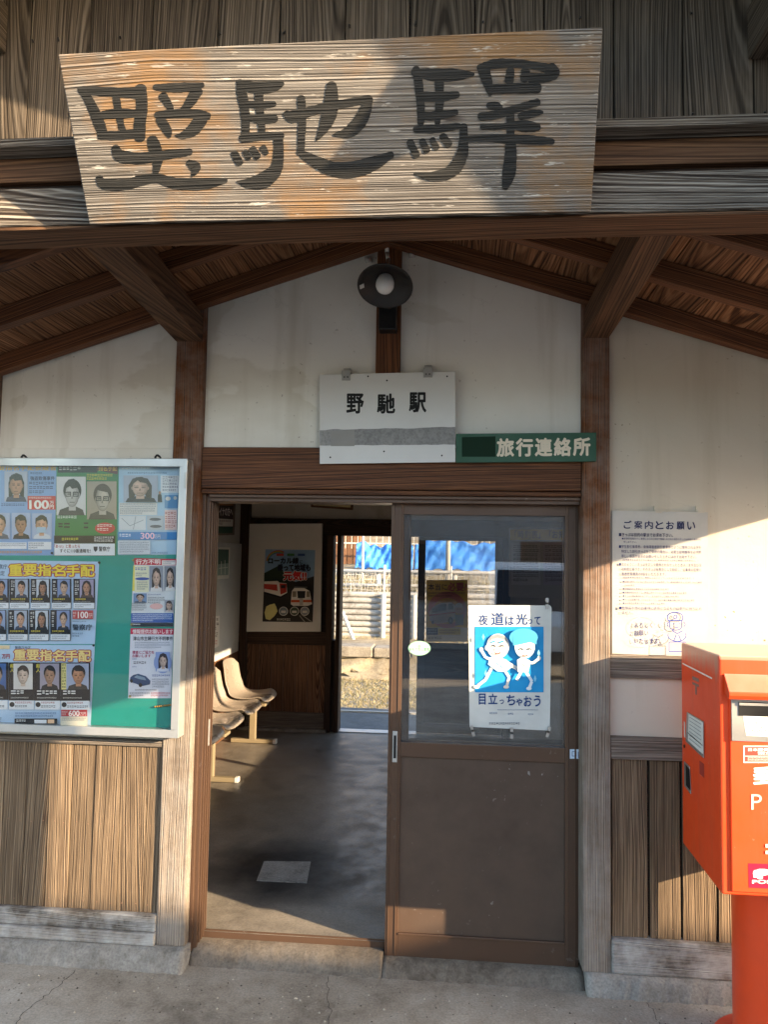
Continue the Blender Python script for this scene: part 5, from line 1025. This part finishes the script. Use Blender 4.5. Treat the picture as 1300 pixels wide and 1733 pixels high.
# ambulance poster on the back door glass
f = Flat('y', 3.655, step=.0006, mk=paper); f.poly([(721, 1086), (792, 1086), (792, 981), (722, 981.5)], '#b9b4a6'); f.rect(722, 982, 791.5, 1062, '#d9b43a')
f.ell(757, 1032, 33, 31, '#d07a6c', 32); f.ell(757, 1034, 24, 22, '#d9b43a', 28); f.text('本当に', 725, 988, 757, 999, '#3a2a1a', .015); f.text('必要?', 758, 986, 790, 1000, '#c0504a', .02); f.rows(725, 1002, 789, 1012, 2, '#5a4530')
f.poly([(727, 1036), (732, 1027), (745, 1021), (764, 1019), (772, 1026), (771, 1046), (762, 1052), (740, 1056), (727, 1050)], '#d9d5cb'); f.poly([(731, 1031), (746, 1023), (756, 1022), (755, 1033), (732, 1036)], '#4a4f56'); f.poly([(759, 1022), (766, 1022), (768, 1031), (759, 1032)], '#5a6066'); f.poly([(727, 1040), (771, 1035), (771, 1037), (727, 1042.5)], '#b9433c'); f.ell(763, 1050, 4.4, 6, '#26262a', 18); f.ell(763, 1050, 2.2, 3.2, '#8a8a8a', 14); f.ell(733, 1053, 2.5, 3, '#26262a', 12)
f.ell(777, 1031, 7, 8, '#d8b9a0', 20); f.poly([(770.5, 1028), (784, 1028), (782.5, 1022), (777, 1020), (771.5, 1022)], '#d6d8d6'); f.poly([(771, 1058), (784, 1058), (785, 1040), (770, 1040)], '#7fa3bc'); f.ell(774.5, 1031, .9, .9, '#22201e', 8); f.ell(779.5, 1031, .9, .9, '#22201e', 8)
f.rect(722, 1063, 741, 1074, '#5f6a86'); f.rect(742, 1063, 780, 1074, '#e0c44a'); f.rows(724, 1064.5, 740, 1073, 2, '#d9dce4'); f.rows(744, 1065, 778, 1073, 2, '#6a5a3a'); f.rows(725, 1077, 757, 1083, 1, '#5a5a58')
f.top('ambulance_poster', 'yellow poster with a white ambulance on the glass of the far door', 'poster')
# information board with a yellow heading, seen through the door glass
YB2 = 3.52
m = MB(); m.prism([at(862, 1010, YB2), at(1010, 1016, YB2), at(1010, 893, YB2), at(862, 893, YB2)], (0, .03, 0)); IB = thing('information_board', 'grey information board with a yellow heading strip on the back wall behind the door glass', 'notice board', at(930, 1010, YB2)); m.build('panel', M_grayboard, IB, bevel=.003)
f = Flat('y', YB2, base=.001, step=.0006); f.rect(864, 896, 1008, 914, '#d9bf3c'); f.text('「時刻表」「お知らせ」', 872, 898, 985, 911, '#4a3a14', .01); f.rect(866, 918, 915, 990, '#c9cace'); f.rect(920, 918, 975, 990, '#b9b2c4'); f.rows(869, 922, 912, 986, 9, '#7a7a80'); f.rows(923, 922, 972, 986, 9, '#7a7684'); f.build('heading', IB)

# ================================================================== BEYOND THE PLATFORM
random.seed(9)
YS = 9.0
SW = thing('stone_kerb', 'low rubble bank capped by a row of squared stones across the track', 'stone wall', (0, YS, -.2))
x = -6.0; i = 0
while x < 7:
    w = random.uniform(.42, .7); m = MB(); m.box(x + .008, x + w - .008, YS - .12 + random.uniform(-.03, .03), YS + .35, .10, .26 + random.uniform(-.015, .02)); m.build('cap_stone', M_stone, SW, bevel=.02); x += w
m = MB(); gr = []
for j in range(7):
    gr.append([Vector((-7 + i * .12, YS - .32 + .27 * j / 6 + random.uniform(-.07, .07), -.22 + .33 * j / 6 + random.uniform(-.03, .03))) for i in range(120)])
for a, b in zip(gr, gr[1:]):
    for i in range(119): m.face([a[i], a[i + 1], b[i + 1], b[i]], (1, 0, 0), 0, (0, 0), .5)
m.build('rubble', M_earth, SW, smooth=True)
YL = 10.45
LW = thing('log_wall', 'pale horizontal log retaining wall with upright posts across the track', 'retaining wall', (0, YL, .2))
for i in range(8):
    z = .27 + i * .102; x = -6.3 + random.uniform(-.5, .5)
    while x < 7:
        L = random.uniform(1.6, 2.6); m = MB(); m.tube((x, YL + .06, z + random.uniform(-.008, .008)), (x + L - .01, YL + .06, z + random.uniform(-.008, .008)), .049, .049, 14); m.build('log', M_log, LW, smooth=False); x += L
for px in (548, 648, 701, 786, 860, 930):
    p = at(px, 1070, YL - .05); m = MB(); m.tube((p.x, YL - .05, .12), (p.x, YL - .05, 1.0), .045, .043, 14); m.build('post', M_pole, LW, smooth=False)
m = MB(); m.tube(at(580, 1036, YL - .25), at(599, 1084, YL - .35), .03, .03, 10); m.top('leaning_pole', M_pole, 'thin pale pole leaning against the log retaining wall', 'pole', at(599, 1084, YL - .35))
YP = 11.6
RF = thing('pipe_rail', 'double grey pipe guard rail above the log wall', 'guard rail', (0, YP, .9))
for y_ in (970, 994):
    z = at(720, y_, YP).z; m = MB(); m.tube((-6, YP, z), (8, YP, z + .05), .036, .036, 12); m.build('rail', M_pole, RF, smooth=True)
for px in (640, 770, 905):
    p = at(px, 1000, YP); m = MB(); m.tube((p.x, YP + .05, .85), (p.x, YP + .05, at(720, 966, YP).z), .045, .045, 12); m.build('post', M_pole, RF, smooth=True)
# wire net fence
YFN = 11.0
WN = thing('wire_fence', 'tangled pale wire mesh fence standing on the log wall', 'fence', (-1, YFN, 1.0))
m = MB(); random.seed(12)
for i in range(80):
    x = -2.6 + i * .042; a = [(x + random.uniform(-.03, .03), YFN + random.uniform(-.05, .05), .72 + j * .16) for j in range(5)]; m.path(a, .005, 4)
for j in range(9):
    a = [(-2.6 + i * .22, YFN + random.uniform(-.04, .04), .72 + j * .085 + random.uniform(-.02, .02)) for i in range(16)]; m.path(a, .005, 4)
m.build('mesh', M_pole, WN)
for x in (-2.4, -1.2, 0): m = MB(); m.tube((x, YFN, .6), (x, YFN, 1.5), .02, .02, 8); m.build('post', M_pole, WN, smooth=True)
# tarpaulin
def tarp(name, px0, px1, py0, py1, Y, label, seed):
    r = random.Random(seed); a, b = at(px0, py1, Y), at(px1, py0, Y); m = MB(); NX, NZ = 60, 18; gr = []
    for j in range(NZ + 1):
        row = []
        for i in range(NX + 1):
            u, v = i / NX, j / NZ; sag = .05 * math.sin(u * 9 + seed) * v + .03 * math.sin(u * 31 + v * 4)
            row.append(Vector((a.x + (b.x - a.x) * u, Y + .03 * math.sin(u * 11 + v * 4 + seed) + .012 * math.sin(u * 47 - v * 9) + .014 * math.sin(v * 13 + u * 9) + r.uniform(-.012, .012) - .25 * (1 - v), a.z + (b.z - a.z) * v + sag * (1 if j in (0, NZ) else .6))))
        gr.append(row)
    for p, q in zip(gr, gr[1:]):
        for i in range(NX): m.face([p[i], p[i + 1], q[i + 1], q[i]], (1, 0, 0), 0, (0, 0), .5)
    o = m.top(name, M_tarp, label, 'tarpaulin', (a.x, Y, a.z), 'blue tarpaulins beyond the track', smooth=True); so_ = o.modifiers.new('t', 'SOLIDIFY'); so_.thickness = .004
tarp('blue_tarpaulin', 603, 700, 922, 962, 13.6, 'crumpled blue tarpaulin seen through the open far doorway', 1)
tarp('blue_tarpaulin', 702, 860, 918, 964, 13.8, 'long blue tarpaulin seen through the glass of the door', 5)
TF = thing('white_railing', 'thin white upright railing above the blue tarpaulins', 'railing', (0, 14.3, 2))
for k in range(40):
    x = -2.8 + k * .14; m = MB(); z0, z1 = at(700, 930, 14.3).z, at(700, 900, 14.3).z; m.tube((x, 14.3, z0), (x, 14.3, z1), .007, .007, 6); m.build('bar', M_pole, TF)
for y_ in (921, 902): z = at(700, y_, 14.3).z; m = MB(); m.tube((-2.8, 14.3, z), (2.8, 14.3, z), .018, .018, 8); m.build('rail', M_pole, TF)
def pole(px, Y, r, h, name, label, mat):
    p = at(px, 1000, Y); o = thing(name, label, 'pole', (p.x, Y, .2)); m = MB(); m.tube((p.x, Y, .2), (p.x, Y, h), r, r * .85, 16); m.build('shaft', mat, o, smooth=True); return o, p
pole(613, 12.6, .028, 3.2, 'white_pole', 'slim white pole in front of the left end of the blue tarpaulin', M_pole)
pole(758, 12.2, .048, 5, 'white_pole', 'thick white pole crossing the blue tarpaulin behind the door glass', M_pole)
o, p = pole(823, 15.0, .085, 7, 'utility_pole', 'grey concrete utility pole with a wire coil behind the door glass', M_pole)
m = MB()
for k in range(3): c_ = [Vector((p.x + .17 * math.cos(t) * (1 + .06 * k), 15 - .12, 1.95 + .03 * k + .17 * math.sin(t))) for t in [i * math.pi / 12 for i in range(25)]]; m.path(c_, .008, 5)
m.build('wire_coil', M_black, o)
# brown hut left of the tarp
hp = at(590, 950, 15.2); HT = thing('timber_hut', 'small brown timber hut beyond the wire fence, at the left of the far doorway', 'hut', (hp.x, 15.2, 1.3))
m = MB(); x = hp.x - 2.6
while x < hp.x + .18: m.box(x + .004, x + .146, 15.2, 15.24, 1.2, 3.0, (0, 0, 1)); x += .15
m.box(hp.x - 2.6, hp.x + .16, 15.25, 17, 1.2, 3.0); m.build('wall', M_inwood, HT); m = MB(); m.hexa([(hp.x - 2.9, 14.9, 2.95), (hp.x - 2.9, 17.3, 3.6), (hp.x + .4, 17.3, 3.6), (hp.x + .4, 14.9, 2.95), (hp.x - 2.9, 14.9, 3.03), (hp.x - 2.9, 17.3, 3.68), (hp.x + .4, 17.3, 3.68), (hp.x + .4, 14.9, 3.03)]); m.build('roof', M_roof, HT)
# grass: dry tufts on the far side
m = MB(); random.seed(31)
gcols = [flat('#7f7656', .9), flat('#98896a', .9), flat('#63613f', .9), flat('#a59876', .9)]
def blade(x, y, z, h, mi):
    a = random.uniform(0, 6.28); dx, dy = math.cos(a) * .005, math.sin(a) * .005; l = h * random.uniform(.4, 2.2); b = random.uniform(0, 6.28)
    m.v += [Vector((x - dx, y - dy, z)), Vector((x + dx, y + dy, z)), Vector((x + math.cos(b) * l, y + math.sin(b) * l, z + h))]; n = len(m.v); m.f.append((n - 3, n - 2, n - 1)); m.uv.append([(0, 0)] * 3); m.m.append(mi); m.r.append(.5)
for i in range(70000):
    if random.random() < .72: x, y, z, h = random.uniform(-3.2, 3.2), random.uniform(5.0, 8.9), -.22, random.uniform(.015, .06)
    elif random.random() < .6: x, y = random.uniform(-3.6, 3.6), random.uniform(9.1, 10.35); z, h = .13 + (y - 9.1) * .08, random.uniform(.02, .07)
    else: x, y = random.uniform(-4.5, 4.5), random.uniform(10.7, 13.2); z, h = .9 + (y - 10.7) * .12, random.uniform(.04, .2)
    blade(x, y, z, h, random.randrange(4))
o = m.build('dry_grass', gcols, None, weld=False); tag(o, 'dry yellow grass on the track bed and bank beyond the platform', 'grass', kind='stuff')
# unseen low wall added to shade the platform (right) and the front street
m = MB(); m.box(2.2, 9, 3.75, 3.9, -.2, 1.05); m.top('platform_shade_wall', M_plinth, 'unseen low grey wall added to shade the platform', 'wall', (5, 3.8, -.2))

# ================================================================== THE STREET BEHIND THE VIEWER (reflected in the glass, shading the forecourt)
M_stucco = plaster('street_stucco', (.34, .33, .32, 1), (.28, .27, .26, 1), 0)
def house(label, x0, x1, y0, y1, h, roofh, mat, front):
    o = thing('street_building', label, 'building', ((x0 + x1) / 2, y1, -.22)); m = MB(); m.box(x0, x1, y0, y1, -.22, h); m.build('wall', mat, o)
    m = MB(); ov = .3 if roofh > .3 else .0; ym = (y0 + y1) / 2
    m.prism([(x0 - ov, y0 - ov, h + .002), (x0 - ov, y1 + ov, h + .002), (x0 - ov, ym, h + roofh)], (x1 - x0 + 2 * ov, 0, 0)); m.build('roof', M_roof, o)
    n = max(2, int((x1 - x0) / 2))
    for i in range(n):
        xc = x0 + (i + .5) * (x1 - x0) / n; m = MB()
        yy = y1 if front else y0; s_ = 1 if front else -1
        for a in ((xc - .62, xc + .62, 1.95, 2.02), (xc - .62, xc + .62, .78, .85), (xc - .62, xc - .55, .85, 1.95), (xc + .55, xc + .62, .85, 1.95), (xc - .03, xc + .03, .85, 1.95)): m.box(a[0], a[1], yy + s_ * .002, yy + s_ * .06, a[2], a[3])
        w = m.build('window', M_bronze, o); k = MB(); k.box(xc - .55, xc + .55, yy + s_ * .005, yy + s_ * .02, .85, 1.95); k.build('pane', flat('#20262c', .08, .6), w)
    return o
house('grey stucco shop with a dark roof across the street, mirrored in the door glass', -6, 5.5, -19, -13, 3.4, 1.5, M_stucco, True)
house('unseen low grey block added to shade the forecourt, right of the viewer', 5, 9.05, -9, -5, 3.22, .03, M_stucco, True)  # added blocks, heights set to keep forecourt and sills in shade
house('unseen narrow grey block, slightly lower, added between the two that shade the forecourt', 9.06, 10.1, -9, -5, 3.10, .03, M_stucco, True)  # lower top lets sun reach the floor inside the door
house('unseen long grey block added to shade the forecourt from its far right', 10.11, 17, -9, -5, 3.25, .03, M_stucco, True)  # added to shade the right sill and the ground

# parked white microvan, mirrored in the glass beside the blue poster
V = thing('parked_van', 'small white boxy van parked across the forecourt, mirrored faintly in the door glass', 'van', (1.3, -10.2, -.22))
M_van = painted('van_white', (.72, .72, .70, 1), .3, 0, 0, dirt=.1, coat=.4); M_vglass = flat('#15191d', .06, .6)
m = MB(); pr = [(-8.9, .02), (-8.82, .62), (-8.95, .80), (-9.35, 1.50), (-9.5, 1.58), (-11.9, 1.60), (-12.0, 1.5), (-12.05, .05), (-11.8, -.02), (-9.1, -.02)]
m.prism([(.6, y, z) for y, z in pr], (1.4, 0, 0)); m.build('body', M_van, V, bevel=.03)
m = MB(); m.hexa([(.70, -8.965, .84), (.70, -8.985, .84), (1.90, -8.985, .84), (1.90, -8.965, .84), (.74, -9.325, 1.46), (.74, -9.345, 1.46), (1.86, -9.345, 1.46), (1.86, -9.325, 1.46)]); m.build('windscreen', M_vglass, V)
for x in (.598, 2.0): m = MB(); m.prism([(x, -9.25, .86), (x, -9.5, 1.42), (x, -10.3, 1.42), (x, -10.3, .86)], (.003, 0, 0)); m.build('window', M_vglass, V)
for x in (.72, 1.74): m = MB(); m.box(x, x + .16, -8.86, -8.80, .42, .56); m.build('headlight', M_bulb, V, bevel=.01)
m = MB(); m.box(.62, 1.98, -8.89, -8.80, .05, .24); m.build('bumper', M_black, V, bevel=.02)
for x in (.58, 1.86):
    for y in (-9.5, -11.5): m = MB(); m.tube((x, y, .05), (x + .16, y, .05), .27, .27, 24); w = m.build('wheel', M_black, V, bevel=.02); k = MB(); k.tube((x - .004, y, .05), (x + .164, y, .05), .16, .16, 20); k.build('rim', M_alu, w)
